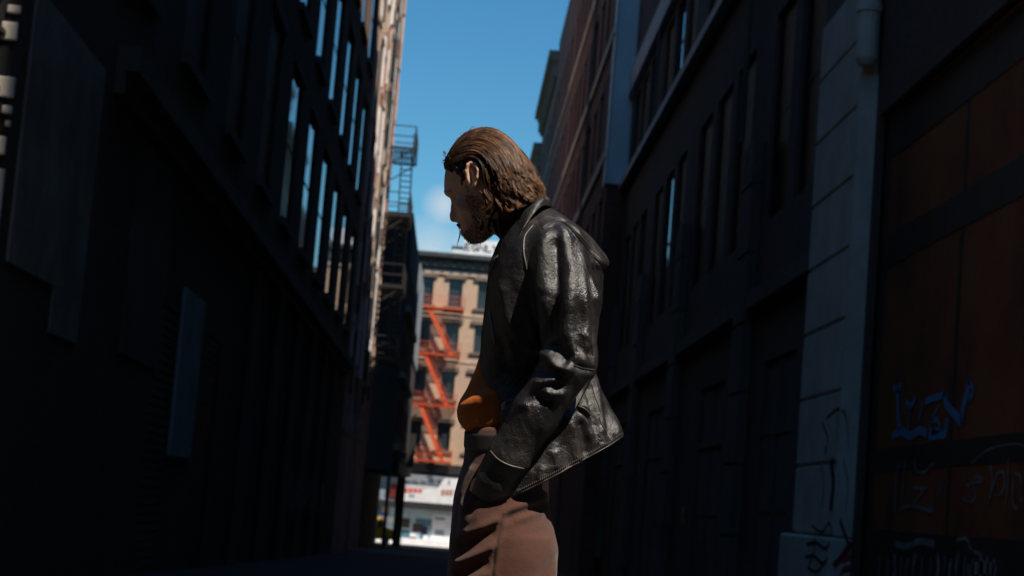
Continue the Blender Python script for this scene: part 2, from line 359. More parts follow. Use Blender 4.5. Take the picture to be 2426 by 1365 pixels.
# ---- left, middle: flaking sunlit facade, y 66..87
b = thing('weathered_building', (XL-6, 76, 0), 'weathered facade of flaking cream and salmon paint lit by a sliver of sun', 'building')
fc = Facade((XL-.02, 66, 0), (0, 1, 0), (1, 0, 0)); mb = MB(); ops = []
for z0 in (3.4, 7.2, 11.0, 14.8, 18.6, 22.4): ops += [(a, c, z0, z0+2.1) for a, c in cells(0.2, 17, 2.75, 1.15)]
fc.wall(mb, 0, 21, -3, 27, ops, r=.10); body(mb, XL-12, XL-.02, 66.003, 87, -3, 27, ('+x',)); mb.build('wall', [M['flaking'], M['roof']], b)
for a, c, z0, z1 in ops: window(fc, b, a, c, z0, z1, .10, M['frame_pale'], M['glass_far'], 'thin', (.12, .18, .07, 'flaking'), (.12, .28, .04, 'flaking'))
rs = random.Random(5)
for k in range(15):
    s_ = .3+k*1.4+rs.uniform(-.4, .4); w_ = rs.uniform(.18, .6); mm = rs.choice(['frame_dark', 'white', 'salmon_paint', 'lintel', 'frame_dark', 'sill_pale']); mb = MB(); z = 3+rs.uniform(0, 3)
    while z < 25.5:
        h_ = rs.uniform(.8, 4.5); z1 = min(z+h_, 25.9); w2 = w_*rs.uniform(.6, 1.2); fc.slab(mb, s_-w2/2, s_+w2/2, z, z1, .002, .05+.03*rs.random()); z = z1+rs.uniform(.05, 1.6)
    mb.build('painted_pier', M[mm], b)
mb = MB(); fc.slab(mb, -.0, 21, 26, 26.9, .003, .45); mb.build('cornice', M['cream'], b)
fire_escape('fire_escape', 'dark iron fire escape with a steep ladder silhouetted against the sky above the alley', (XL, 83.3, 10.4), (0, 1, 0), (1, 0, 0), [16.9, 13.8, 10.5, 7.2], 4.2, 1.15, M['black_iron'], rungs=13)

# ---- left, far: lower soot black building, y 95..142, open corner at the ground
b = thing('brick_building', (XL-5, 118, -2), 'low soot black brick building with a pale grey stucco corner and open ground floor corner', 'building')
fc = Facade((XL+.65, 105, 0), (0, 1, 0), (1, 0, 0)); mb = MB(); ops = []
for z0 in (4.6, 8.4, 12.4): ops += [(a, c, z0, z0+2.0) for a, c in cells(.5, 26, 3.1, 1.3)]
opn = (14.0, 46.0, -2.7, 3.0)
fc.wall(mb, 0, 37, -3.6, 17.2, ops+[(0.0, 37, -3.6, 2.4)], r=.2)
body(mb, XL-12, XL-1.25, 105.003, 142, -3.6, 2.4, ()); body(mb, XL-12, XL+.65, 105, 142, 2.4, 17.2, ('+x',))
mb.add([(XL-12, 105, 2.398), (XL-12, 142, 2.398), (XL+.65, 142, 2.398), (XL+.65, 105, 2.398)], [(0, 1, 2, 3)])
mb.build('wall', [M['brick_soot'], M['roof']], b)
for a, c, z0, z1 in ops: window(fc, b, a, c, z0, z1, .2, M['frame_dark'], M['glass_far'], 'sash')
mb = MB(); fc.slab(mb, 22, 36.9, 10.6, 17.1, .003, .12); mb.build('stucco_panel', M['stone_bluish'], b)
mb = MB()
for z0 in (4.2, 8.3, 12.1): fc.slab(mb, 0, 21.5, z0-.6, z0-.25, .003, .3)
mb.build('belt_course', M['stone_dark'], b)
mb = MB()
for yy in (141.4,): mb.box((XL+.0, yy, -3.2), (XL+.32, yy+.4, 2.4))
mb.build('corner_post', M['black_iron'], b)
mb = MB(); fc.slab(mb, 36.0, 36.9, 3.2, 5.8, .003, .5); fc.slab(mb, 2, 36.9, 2.45, 3.0, .003, .35); mb.build('signboard', M['frame_dark'], b)

# ---- right, nearest: dark building with gates, y 8.5..54
b = thing('alley_building', (XR+6, 30, 0), 'dark alley building with pale block pilasters and graffitied orange gates at its foot', 'building')
fc = Facade((XR, 5.7, 0), (0, 1, 0), (-1, 0, 0)); mb = MB(); ops = []
S = lambda y: y-5.7
bays = [(23.6, 28.3), (29.6, 37.2), (38.6, 45.4), (46.7, 53.2)]
for z0, z1 in ((5.6, 8.9), (11.0, 13.1), (16.2, 19.4), (21, 24.2), (26, 29)):
    for y0, y1 in bays:
        n_ = 2 if y1-y0 < 6 else 3; w_ = (y1-y0)/n_
        for k in range(n_): ops.append((S(y0+w_*k)+.32, S(y0+w_*(k+1))-.32, z0, z1))
gates = [(S(8.6), S(20.35), -.3, 5.7)]
door = [(S(24.6), S(27.2), -.4, 3.4), (S(31), S(34), -.5, 3.4), (S(40), S(43), -.7, 3.4), (S(48), S(51), -.9, 3.4)]
fc.wall(mb, 0, 48.3, -2, 36, ops+gates+door, r=.07); body(mb, XR, XR+14, 5.7, 54, -2, 36, ('-x',), front=2); mb.build('wall', [M['brick_dark'], M['roof'], M['unseen_front_dark']], b)
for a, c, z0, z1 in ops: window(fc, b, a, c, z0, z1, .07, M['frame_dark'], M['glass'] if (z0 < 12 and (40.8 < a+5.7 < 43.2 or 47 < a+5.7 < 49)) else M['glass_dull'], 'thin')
for k, (a, c, z0, z1) in enumerate(door):
    mb = MB(); fc.slab(mb, a, c, z0, z1, -.08, -.045); fc.slab(mb, (a+c)/2-.03, (a+c)/2+.03, z0, z1, -.045, -.02); fc.slab(mb, a, c, 2.3, 2.4, -.045, -.015)
    for j in (0, 1):
        for q in (0, 1): fc.slab(mb, a+.15+j*(c-a)/2, a+(c-a)/2-.2+j*(c-a)/2, z0+.3+q*1.3, z0+1.4+q*1.3, -.045, -.03)
    mb.build('door', M['stone_dark'], b)
# block pilasters: stacked stones with open joints
def pilaster(y0, y1, ztop, out, hb, m, z0=-.3, name='pilaster'):
    mb = MB(); z = z0; q = 0
    fc.slab(mb, S(y0)+.02, S(y1)-.02, z0, ztop, .003, out-.03)
    while z < ztop-.1:
        fc.slab(mb, S(y0), S(y1), z+.022, min(z+hb-.022, ztop), .003, out); z += hb
    return mb.build(name, m, b, bevel=.012)
pilaster(20.55, 23.1, 7.4, .19, .82, M['stone_pale'], z0=.95)
mb = MB(); fc.slab(mb, S(20.50), S(20.547), .95, 6.2, .003, .215); mb.build('edge_strip', M['stone_pale'], b)
mb = MB(); fc.slab(mb, S(20.45), S(23.5), -.35, .93, .003, .27); mb.build('pilaster_base', M['stone_pale'], b, bevel=.03)
for y0 in (28.4, 37.3, 45.5, 53.25): pilaster(y0, y0+(1.1 if y0 < 50 else .72), 7.0, .17, 1.1, M['stone_dark'])
mb = MB(); fc.slab(mb, S(20.5), S(23.4), 7.4, 9.0, .003, .10); fc.slab(mb, S(20.3), S(23.4), 9.0, 9.3, .003, .26); mb.build('capital', M['stone_dark'], b, bevel=.02)
mb = MB(); mb.tube([fc.p(S(20.42), z, .17) for z in (12.5, 9.3, 6.35, 6.28)], [.125, .125, .125, .09], 14); mb.tube([fc.p(S(20.42), z, .17) for z in (6.9, 7.0)], .145, 14)
mb.build('drainpipe', M['stone_pale'], b, smooth=False)
mb = MB(); fc.slab(mb, S(23.6), 48.3, 10.55, 10.75, .003, .22); mb.build('ledge', M['paint_grey'], b)
mb = MB(); fc.slab(mb, S(31), 48.3, 13.35, 14.05, .003, .16); mb.build('belt_course', M['paint_grey'], b)
mb = MB(); fc.slab(mb, S(23.4), 48.3, 4.3, 4.55, .003, .15); mb.build('belt_course', M['stone_dark'], b)
mb = MB(); mb.tube([fc.p(S(30.2), 7.3, .12), fc.p(S(30.2), 20, .12)], .05, 8); mb.build('conduit', M['stone_dark'], b)
mb = MB(); mb.tube([fc.p(S(46), 10.9, .1), fc.p(S(46), 20, .1)], .045, 8); mb.build('conduit', M['stone_dark'], b)
# orange gate with rails and mullions
ga, gb, gz0, gz1 = gates[0]
mb = MB(); fc.slab(mb, ga, gb, gz0, gz1, -.18, -.10); gate = mb.build('gate', M['gate_orange'], b)
mb = MB()
for y in (5.75, 8.8, 12.6, 16.95, 20.05): fc.slab(mb, max(S(y), ga), min(S(y)+(.10 if y < 20 else .28), gb), gz0, gz1, -.10, -.093)
for z, h_ in ((1.68, .24), (3.92, .36), (5.15, .5)): fc.slab(mb, ga, gb, z, z+h_, -.10, -.0915)
fc.slab(mb, ga, gb, -.28, 1.05, -.10, -.0915)
rails = mb.build('gate_rail', M['gate_rail'], gate)
# sprayed tags on the gate: traced on the picture, laid on the wall plane
def tagline(px_pts, X): return [(S(at_x(x, y, X)[1]), at_x(x, y, X)[2]) for x, y in px_pts]
XG = XR+.09
def spray(name, m, strokes, X, out, parent):
    mb = MB()
    for w, pts in strokes:
        p = tagline(pts, X); p = smooth_line(p, 5) if len(p) > 2 else np.array(p)
        ribbon(fc, mb, p, w*.68, out=out)
    return mb.build(name, m, parent)
spray('graffiti', M['spray_blue'], [
    (.15, [(2128, 912), (2126, 935), (2128, 985), (2132, 1022)]), (.09, [(2116, 918), (2128, 924), (2136, 910)]), (.13, [(2114, 1032), (2134, 1022), (2156, 1032), (2178, 1020), (2196, 1026)]),
    (.09, [(2146, 950), (2158, 962), (2170, 940)]), (.06, [(2157, 960), (2153, 990), (2151, 1022)]), (.06, [(2186, 948), (2182, 975), (2176, 992)]),
    (.10, [(2192, 952), (2215, 942), (2236, 936), (2236, 925)]), (.14, [(2236, 932), (2243, 958), (2262, 982), (2278, 1000)]), (.05, [(2226, 958), (2212, 985), (2202, 1012), (2216, 1022)]),
    (.09, [(2205, 994), (2222, 996), (2226, 1016), (2208, 1024)]), (.16, [(2278, 1002), (2282, 965), (2292, 930), (2294, 900)]), (.10, [(2294, 900), (2306, 925), (2296, 945)]), (.12, [(2200, 1034), (2222, 1030), (2240, 1026), (2244, 990)])], XG, -.089, gate)
spray('graffiti', M['spray_dim'], [
    (.06, [(2128, 1095), (2122, 1140), (2120, 1195), (2118, 1225)]), (.06, [(2143, 1092), (2140, 1150), (2134, 1205)]), (.05, [(2132, 1205), (2160, 1198), (2190, 1206), (2212, 1212)]), (.045, [(2212, 1212), (2208, 1175)]),
    (.045, [(2166, 1092), (2172, 1115), (2190, 1118), (2212, 1098)]), (.045, [(2162, 1155), (2185, 1158), (2196, 1156)]), (.04, [(2190, 1160), (2170, 1185), (2162, 1200)]), (.05, [(2232, 1140), (2226, 1170)]),
    (.035, [(2290, 1150), (2310, 1142), (2330, 1140), (2312, 1128), (2308, 1158), (2312, 1178), (2296, 1190), (2280, 1180)]),
    (.05, [(2346, 1102), (2352, 1140), (2346, 1175), (2340, 1198)]), (.04, [(2350, 1165), (2362, 1125), (2378, 1120), (2380, 1150), (2370, 1172), (2356, 1170)]), (.04, [(2388, 1088), (2388, 1140), (2382, 1195)]),
    (.05, [(2402, 1130), (2400, 1190), (2410, 1205)]), (.05, [(2404, 1122), (2418, 1130), (2420, 1190)]), (.02, [(2300, 1100), (2340, 1066), (2400, 1052), (2440, 1060)])], XG, -.089, gate)
spray('graffiti', M['spray_dim'], [(.07+.03*(k % 3), [(2085+k*17, 1318+8*math.sin(k*2.1)), (2083+k*17+5*math.sin(k), 1345), (2080+k*17, 1385)]) for k in range(17)]
      + [(.16, [(2290, 1352), (2330, 1344), (2360, 1352)]), (.10, [(2120, 1288), (2150, 1294), (2180, 1282), (2215, 1290)]), (.05, [(2266, 1280), (2290, 1276), (2300, 1300), (2320, 1312)])], XG, -.088, gate)
# tags on the pilaster
pbase = [c for c in b.children if c.name.startswith('pilaster_base')][0]
spray('graffiti', M['spray_black'], [(.05, [(1925, 1245), (1948, 1262), (1965, 1240), (1975, 1270)]), (.05, [(1912, 1290), (1935, 1285), (1955, 1300), (1968, 1285)]), (.05, [(1908, 1320), (1930, 1318), (1950, 1335), (1962, 1322)]),
      (.05, [(1935, 1250), (1930, 1300), (1915, 1350)]), (.04, [(1950, 1340), (1935, 1355), (1915, 1345)])], XR-.27, .278, pbase)
spray('graffiti', M['spray_red'], [(.12, [(1992, 1232), (2002, 1262), (2012, 1285)]), (.11, [(1998, 1330), (2016, 1322), (2018, 1345), (2000, 1352), (1992, 1370)])], XR-.27, .280, pbase)
spray('graffiti', M['spray_black'], [(.05, [(1948, 1000), (1962, 1040), (1955, 1075)]), (.05, [(1960, 990), (1985, 970), (2005, 985), (2012, 1060)]), (.04, [(1985, 985), (1990, 1030), (1992, 1065)]), (.04, [(1946, 1100), (1952, 1150), (1948, 1200)]), (.05, [(2000, 1090), (2010, 1150), (2004, 1215)]), (.22, [(1970, 1090), (1975, 1150), (1968, 1210)])], XR-.19, .196, b)
spray('graffiti', M['spray_red'], [(.02, [(1940, 1080), (1944, 1140), (1938, 1200)]), (.02, [(1975, 1085), (1990, 1130), (1985, 1180)])], XR-.19, .198, b)
fp = Facade((XR, 20.55, 0), (-1, 0, 0), (0, -1, 0)); mb = MB()
ribbon(fp, mb, [(-.02, 1.12), (.10, 1.16), (.19, 1.13)], [.05, .07, .05], out=.006); ribbon(fp, mb, [(.02, .9), (.10, .75), (.2, .62)], .06, out=.11); mb.build('graffiti', M['spray_red'], b)
# little star and scattered tags farther along
mb = MB(); c0 = at_x(1640, 1224, XR-.01); st = []
for k in range(10):
    a_ = math.pi/2+k*math.pi/5; r_ = .17 if k % 2 == 0 else .07
    st.append((0, -math.cos(a_)*r_*1.0*2.3, math.sin(a_)*r_))
mb.add([(XR-.175, c0[1]+p[1], c0[2]+p[2]) for p in st]+[(XR-.20, c0[1]+p[1], c0[2]+p[2]) for p in st], [tuple(range(10)), tuple(range(10, 20))[::-1]]+[(k, k+10, (k+1) % 10+10, (k+1) % 10) for k in range(10)])
star = mb.build('star', M['star_orange'], b, bevel=.004); star['label'] = 'small orange five pointed star on the wall'

# ---- right, second: red brick, y 54..79.9, its roof steps down
def right_block(name, label, y0, y1, x, prof, m, zf, pitch=2.7, ww=1.15, wh=2.1, floors=(), extra=None, wm='glass', z0=-3, roofz=None):
    b = thing(name, (x+6, (y0+y1)/2, 0), label, 'building')
    fc = Facade((x, y0, 0), (0, 1, 0), (-1, 0, 0)); mb = MB(); ops = []
    zt = min(p[1] for p in prof)
    for z in floors: ops += [(a, c, z+.75, z+.75+wh) for a, c in cells(0.3, y1-y0, pitch, ww)]
    fc.wall(mb, 0, y1-y0, z0, zt, ops, r=.12); body(mb, x, x+14, y0, y1, z0, zt, ('-x',))
    if len(prof) > 2 or prof[0][1] != prof[-1][1]:
        n_ = len(prof); vs = [(xx, y, z) for xx in (x, x+14) for y, z in prof]; base = [(xx, y, zt) for xx in (x, x+14) for y in (prof[0][0], prof[-1][0])]
        mb.add(vs+base, [tuple([2*n_+1, 2*n_]+list(range(n_))), tuple([2*n_+2, 2*n_+3]+list(range(2*n_-1, n_-1, -1)))]+[(i, n_+i, n_+i+1, i+1) for i in range(n_-1)]+[(0, 2*n_, 2*n_+2, n_), (n_-1, 2*n_-1, 2*n_+3, 2*n_+1)])
    mb.build('wall', [m, M['roof']], b)
    for a, c, q0, q1 in ops: window(fc, b, a, c, q0, q1, .12, M['frame_dark'], M[wm], 'sash', None, (.12, .26, .035, 'stone_dark'))
    return b, fc, ops
b, fc2, ops = right_block('brick_building', 'tall dark red brick building with thin pale sill courses above the alley', 54, 79.9, XR2, [(54, 38), (56.1, 37.7), (70.6, 26.2), (73, 25.4), (79.9, 25.4)], M['brick_red'], 0, floors=(7.6, 11.5, 15.3, 19.3), pitch=2.75)
mb = MB()
for z in (3.9, 7.6, 11.5, 15.3, 19.3):
    mb = MB(); fc2.slab(mb, .02, 25.88, z, z+.26, .003, .10); mb.build('sill_course', M['stone_pale'], b)
mb = MB(); mb.box((XR2-.02, 53.94, 10.7), (XR-.003, 53.997, 35)); mb.box((XR2-.06, 53.94, 10.7), (XR2-.003, 54.8, 35)); mb.build('corner_band', M['paint_bluegrey'], b)
mb = MB(); mb.tube([fc2.p(10, z, .1) for z in (0, 22.5)], .06, 8); mb.build('drainpipe', M['stone_dark'], b)
# ---- right, the three corniced buildings receding to the end of the alley
def cornice(b, fc, s0, s1, zt, m, h=1.1, out=.55):
    mb = MB()
    fc.slab(mb, s0, s1, zt-.25, zt+.12, .003, out); fc.slab(mb, s0, s1, zt-.45, zt-.25, .003, out*.7); fc.slab(mb, s0, s1, zt-h-.2, zt-h, .003, out*.3)
    x = s0+.15
    while x < s1-.25: fc.slab(mb, x, x+.2, zt-h, zt-.45, .003, out*.55); x += .8
    return mb.build('cornice', m, b)
for nm, lb, y0, y1, x, h, mt, cm in (('brick_building', 'plain red brick building with a straight parapet against the sky', 79.9, 96.5, XR2, 25.8, M['brick_red'], None),
                                 ('corniced_building', 'cream corniced brick building behind the plain parapet', 96.5, 113, XR2+.05, 25.2, M['brick_red_far'], M['cream']),
                                 ('corniced_building', 'farthest cream corniced building right of the young man\'s head', 113, 126, XR2+.1, 23.4, M['cream'], M['cream']),
                                 ('brick_building', 'low brick building hidden behind the man\'s neck at the alley end', 126, 142, XR2+.1, 21.0, M['brick_red_far'], None)):
    b, fc2, ops = right_block(nm, lb, y0+.003, y1, x, [(y0, h), (y1, h)], mt, 0, floors=(7.6, 11.5, 15.3, 19.3) if h > 22 else (5, 9, 13), pitch=2.75)
    mb = MB()
    for z in (7.6, 11.5, 15.3, 19.3) if h > 22 else (5, 9, 13): fc2.slab(mb, .02, y1-y0-.02, z, z+.2, .003, .08)
    mb.build('sill_course', M['stone_grey'], b)
    if y0 == 79.9:
        mb = MB(); mb.box((12, 80.5, 25.7), (26, 107, 56)); mb.build('shade_tower', M['brick_dark'], b)  # unseen tower added to shade the low building across the alley
    if cm: cornice(b, fc2, 0.02, y1-y0-.02, h, cm)

# ================================================================== FAR BUILDING, across the far street
YF = 158.0
b = thing('tenement_building', (0, YF+6, -3), 'sunlit tan brick tenement with dark bracketed cornice closing the end of the alley', 'building')
fc = Facade((-40, YF, 0), (1, 0, 0), (0, -1, 0)); mb = MB(); ops = []
SX = lambda x: x+40
for zc_ in (18.75, 14.95, 10.75, 6.35):
    for k in range(-6, 2):
        xx = -.87+2.5*k; ops.append((SX(xx-.58), SX(xx+.58), zc_-1.2, zc_+1.2))
fc.wall(mb, SX(-18), SX(4.2), 3.4, 20.9, ops, r=.25)
body(mb, -18, 4.2, YF, YF+14, -4, 21.6, ('-y',))
mb.add([(-18, YF, 20.9), (4.2, YF, 20.9), (4.2, YF, 21.6), (-18, YF, 21.6)], [(0, 1, 2, 3)])
shop = (-17.7, 19.7, -3.1, 2.9)
fc.wall(mb, SX(-18), SX(4.2), -4, 3.4, [(SX(-17.7), SX(3.9), -3.0, 3.2)], r=.6)
mb.build('wall', [M['brick_tan'], M['roof']], b)
for a, c, z0, z1 in ops: window(fc, b, a, c, z0, z1, .25, M['frame_dark'], M['glass_far'], 'sash', (.30, .22, .16, 'lintel'), (.32, .34, .20, 'lintel'))
mb = MB(); fc.slab(mb, SX(-18), SX(4.2), 20.25, 20.62, .002, .14)
for z in (16.75, 12.75): fc.slab(mb, SX(-18), SX(4.2), z, z+.22, .002, .06)
mb.build('belt_course', M['sill_pale'], b)
cornice(b, fc, SX(-18.2), SX(4.2), 21.95, M['cornice_dark'], h=1.05, out=.75)
mb = MB(); fc.slab(mb, SX(-17.7), SX(3.9), -3.0, 3.2, -.62, -.55); shopback = mb.build('shopfront', M['display_blue'], b)
mb = MB(); fc.slab(mb, SX(-17.7), SX(3.9), -2.98, -2.45, -.55, .12); mb.build('stall_riser', M['white'], b)
mb = MB(); fc.slab(mb, SX(-17.8), SX(4.0), 3.2, 4.0, .002, .30); fc.slab(mb, SX(-17.7), SX(3.9), .05, .62, -.55, .5); mb.build('canopy', M['frame_dark'], b)
# posters in the shop window
mb = MB(); rr = random.Random(11); x = -9.0; cols_ = ['poster_teal', 'poster_grey', 'white', 'poster_navy', 'poster_grey', 'white']
def poster(x0, x1, z0, z1, mm, out=-.53):
    mb = MB(); fc.slab(mb, SX(x0), SX(x1), z0, z1, -.548, out); return mb.build('poster', mm, b)
XP = lambda px, py: at_y(px, py, YF+.53)
def pposter(px0, py0, px1, py1, m_, out=-.53):
    a_, c_ = XP(px0, py0), XP(px1, py1); poster(a_[0], c_[0], c_[2], a_[2], M[m_], out)
pposter(1025, 1218, 1075, 1283, 'white', -.535); pposter(1031, 1226, 1054, 1231, 'sign_dark', -.52); pposter(1034, 1232, 1049, 1247, 'white', -.515); pposter(1030, 1255, 1052, 1270, 'poster_grey', -.52)
pposter(985, 1228, 1022, 1247, 'poster_teal'); pposter(978, 1240, 1000, 1262, 'gate_rail', -.52); pposter(998, 1246, 1012, 1268, 'poster_navy', -.51); pposter(1010, 1244, 1022, 1260, 'poster_grey', -.525)
pposter(954, 1228, 970, 1252, 'gate_rail', -.52); pposter(950, 1254, 970, 1276, 'poster_teal'); pposter(972, 1262, 984, 1272, 'white', -.51); pposter(971, 1272, 986, 1280, 'sign_dark', -.505); pposter(994, 1268, 1001, 1284, 'poster_teal', -.52); pposter(1003, 1268, 1012, 1284, 'white', -.52)
pposter(898, 1195, 922, 1222, 'blue_sign'); pposter(905, 1200, 920, 1216, 'sill_pale', -.52); pposter(898, 1222, 934, 1238, 'white'); pposter(902, 1160, 934, 1192, 'poster_grey'); pposter(926, 1145, 936, 1180, 'sign_red', -.50)
for k in range(5):
    x0 = -15+k*1.9; poster(x0, x0+1.5, -2.3, -.2, M[cols_[(k+2) % 6]])
# shop sign
sg = thing('shop_sign', (0, YF-.1, 2.0), 'long white shop sign with faded red lettering above the far shop window', 'sign')
a0, a1 = at_y(958, 1134, YF-.1), at_y(1200, 1192, YF-.1)
mb = MB(); fc.slab(mb, SX(a0[0]), SX(a0[0]+7.6), .66, 2.98, .06, .14); mb.build('panel', M['white'], sg)
def sgn(name, px0, py0, px1, py1, mm, o=.16):
    p_, q_ = at_y(px0, py0, YF-.15), at_y(px1, py1, YF-.15); mb = MB(); fc.slab(mb, SX(p_[0]), SX(q_[0]), q_[2], p_[2], .141, o); return mb.build(name, M[mm], sg)
for k, (x0, x1) in enumerate(((958, 966), (969, 977), (980, 988), (991, 999))): sgn('lettering', x0, 1158, x1, 1168, 'sign_red')
sgn('band', 956, 1151, 1036, 1157, 'sign_dark'); sgn('band', 958, 1157.2, 1003, 1159, 'sign_red', .155)
for x0, x1 in ((1046, 1053), (1056, 1063), (1066, 1072), (1078, 1086), (1090, 1098)): sgn('lettering', x0, 1160, x1, 1174, 'salmon_paint')
for x0, x1 in ((960, 972), (976, 990), (995, 1010), (1014, 1030), (1034, 1044)): sgn('panel', x0, 1137, x1, 1147, 'poster_grey', .15)
sgn('lettering', 969, 1171, 982, 1178, 'poster_grey'); sgn('panel', 1062, 1137, 1066, 1150, 'poster_grey', .15)
# red fire escape on the tenement
fire_escape('fire_escape', 'orange red fire escape with zigzag stairs on the tan tenement front', (-3.95, YF, 4.2), (1, 0, 0), (0, -1, 0), [17.3, 13.3, 8.95, 4.25], 3.95, 1.15, M['red_iron'], rail=1.0, rungs=15, thin=.55, bold=1.7)
# rooftop billboard with sprayed letters
bb = thing('rooftop_wall', (2, YF+2, 22), 'white rooftop wall with black sprayed letters above the tenement cornice', 'wall')
fb = Facade((0, YF+2, 0), (1, 0, 0), (0, -1, 0))
p0, p1 = at_y(1098, 603, YF+2), at_y(1190, 577, YF+2)
mb = MB(); fb.slab(mb, p0[0], p0[0]+4.4, 21.3, p1[2]+.15, -.4, 0); mb.build('panel', M['white'], bb)
L = {'E': [[(1, 1), (0, 1), (0, 0), (1, 0)], [(0, .5), (.8, .5)]], 'G': [[(1, .9), (.5, 1), (0, .5), (.4, 0), (1, .1), (1, .45), (.6, .45)]], 'N': [[(0, 0), (0, 1), (1, 0), (1, 1)]], 'L': [[(0, 1), (0, 0), (1, 0)]], 'Y': [[(0, 1), (.5, .5), (1, 1)], [(.5, .5), (.4, 0)]]}
mb = MB(); x = p0[0]+.12; zb = at_y(1120, 594, YF+2)[2]
for ch, w_ in zip('EGNLY', (.42, .50, .5, .42, .5)):
    for st in L[ch]: ribbon(fb, mb, [(x+q[0]*w_, zb+q[1]*.58) for q in st], .15, out=.012)
    x += w_+.14
mb.build('lettering', M['spray_black'], bb)
tk = thing('roof_bulkhead', (-1, YF+3, 21.6), 'pale blue grey roof bulkhead beside the white rooftop wall', 'bulkhead')
p0, p1 = at_y(1071, 602, YF+3), at_y(1097, 587, YF+3); mb = MB(); mb.box((p0[0], YF+3, 21.3), (p1[0], YF+5, p1[2])); mb.build('hut', M['paint_bluegrey'], tk, bevel=.03)
mb = MB(); mb.box((p0[0]-.08, YF+2.9, p1[2]), (p1[0]+.08, YF+5.1, p1[2]+.08)); mb.build('roof', M['cornice_dark'], tk)
# far street: yellow van, post, parked board
v = thing('delivery_van', (-5.0, 150, ground(150)), 'yellow van at the kerb seen past the dark alley corner', 'van')
g0 = ground(150); mb = MB(); sec = [(0, .45), (0, 1.15), (.9, 1.35), (1.45, 2.15), (4.3, 2.15), (4.4, .45)]
vx0 = -8.2
mb.add([(vx0+4.4-s_, y, g0+z) for y in (149, 150.8) for s_, z in sec], [tuple(range(6)), tuple(range(6, 12))[::-1]]+[(i, i+6, (i+1) % 6+6, (i+1) % 6) for i in range(6)])
mb.build('body', M['taxi'], v, bevel=.06)
for s_ in (.95, 3.5):
    mb = MB(); mb.tube([(vx0+4.4-s_, y, g0+.34) for y in (148.93, 149.2)], .34, 20); w_ = mb.build('wheel', M['tyre'], v)
    mb = MB(); mb.tube([(vx0+4.4-s_, y, g0+.34) for y in (148.90, 148.93)], .19, 14); mb.build('rim', M['frame_pale'], w_)
for s0, s1 in ((1.35, 2.1), (2.3, 3.1)):
    mb = MB(); mb.box((vx0+4.4-s1, 148.985, g0+1.38), (vx0+4.4-s0, 149.0, g0+1.95)); mb.build('side_window', M['glass_far'], v)
lp = thing('street_post', (-3.95, 144.2, ground(144)), 'dark slim street post with a red box near the bright far corner', 'post')
mb = MB(); q = at_y(940, 1290, 144.2); mb.tube([(q[0], 144.2, ground(144)), (q[0]+.02, 144.2, 2.6)], .11, 10); mb.tube([(q[0], 144.2, ground(144)), (q[0], 144.2, ground(144)+.5)], .16, 10); mb.build('pole', M['black_iron'], lp)
mb = MB(); mb.box((q[0]-.46, 144.0, .5), (q[0]-.16, 144.4, 1.9)); mb.build('box', M['sign_red'], lp, bevel=.03)
sb = thing('sandwich_board', (-4.6, 152, ground(152)), 'small white sandwich board on the far pavement beside the dark post', 'sign')
q = at_y(928, 1290, 154.5); g0 = ground(154.5)+.13; mb = MB(); mb.bar((q[0], 154.2, g0), (q[0], 154.5, g0+.85), .5, .03, up=(0, 1, 0)); mb.build('front_board', M['white'], sb)
mb = MB(); mb.bar((q[0], 154.85, g0), (q[0], 154.54, g0+.85), .5, .03, up=(0, 1, 0)); mb.build('back_board', M['white'], sb)

# tenement's neighbour, then unseen buildings behind the camera added to block sky light
b = thing('apartment_building', (20, YF+6, -3), 'plain dark brownstone next to the tan tenement', 'building')
fc = Facade((4.22, YF, 0), (1, 0, 0), (0, -1, 0)); mb = MB(); ops = [(a, c, z, z+2.2) for z in (4, 8, 12, 16) for a, c in cells(.5, 29, 2.9, 1.2)]
fc.wall(mb, 0, 30, -4, 20, ops, r=.2); body(mb, 4.22, 34.22, YF, YF+14, -4, 20, ('-y',)); mb.build('wall', [M['unseen_front_dark'], M['roof']], b)
for a, c, z0, z1 in ops: window(fc, b, a, c, z0, z1, .2, M['frame_dark'], M['glass_far'], 'sash')
b = thing('unseen_back_building', (-20, -14, 0), 'unseen brown brick building behind the camera, added to block sky light', 'building')
fc = Facade((-45, -7.5, 0), (1, 0, 0), (0, 1, 0)); mb = MB(); ops = [(a, c, z, z+2.2) for z in (5, 9, 13, 16.5) for a, c in cells(1, 49, 3.4, 1.4)]
fc.wall(mb, 0, 50, 0, 20, ops, r=.15); body(mb, -45, 5, -19, -7.5, 0, 20, ('+y',)); mb.build('wall', [M['brick_dark'], M['roof']], b)
for a, c, z0, z1 in ops: window(fc, b, a, c, z0, z1, .15, M['frame_dark'], M['glass_far'], 'sash')
fc = Facade((5.02, -7.7, 0), (1, 0, 0), (0, 1, 0)); ops = [(a, c, z, z+2.2) for z in (5, 9, 13) for a, c in cells(1, 49, 3.4, 1.4)]
b = thing('unseen_back_building', (30, -14, 0), 'slightly lower unseen brown brick building behind the camera, added to block sky light', 'building'); mb = MB()
fc.wall(mb, 0, 50, 0, 19, ops, r=.15); body(mb, 5.02, 55.02, -19, -7.7, 0, 19, ('+y',)); mb.build('wall', [M['brick_dark'], M['roof']], b)
for a, c, z0, z1 in ops: window(fc, b, a, c, z0, z1, .15, M['frame_dark'], M['glass_far'], 'sash')
for x0, x1, h, lb in ((-75, -44.5, 40, 'unseen tall grey block at the left street end, added to cut sky light'), (62, 80, 26, 'unseen grey block at the right street end, added to cut sky light')):
    b = thing('unseen_end_building', ((x0+x1)/2, 2, 0), lb, 'building'); mb = MB(); body(mb, x0, x1, -30, 40, 0, h, ()); mb.build('wall', [M['brick_dark'], M['roof']], b)  # unseen end blocks added to narrow the sky over the street
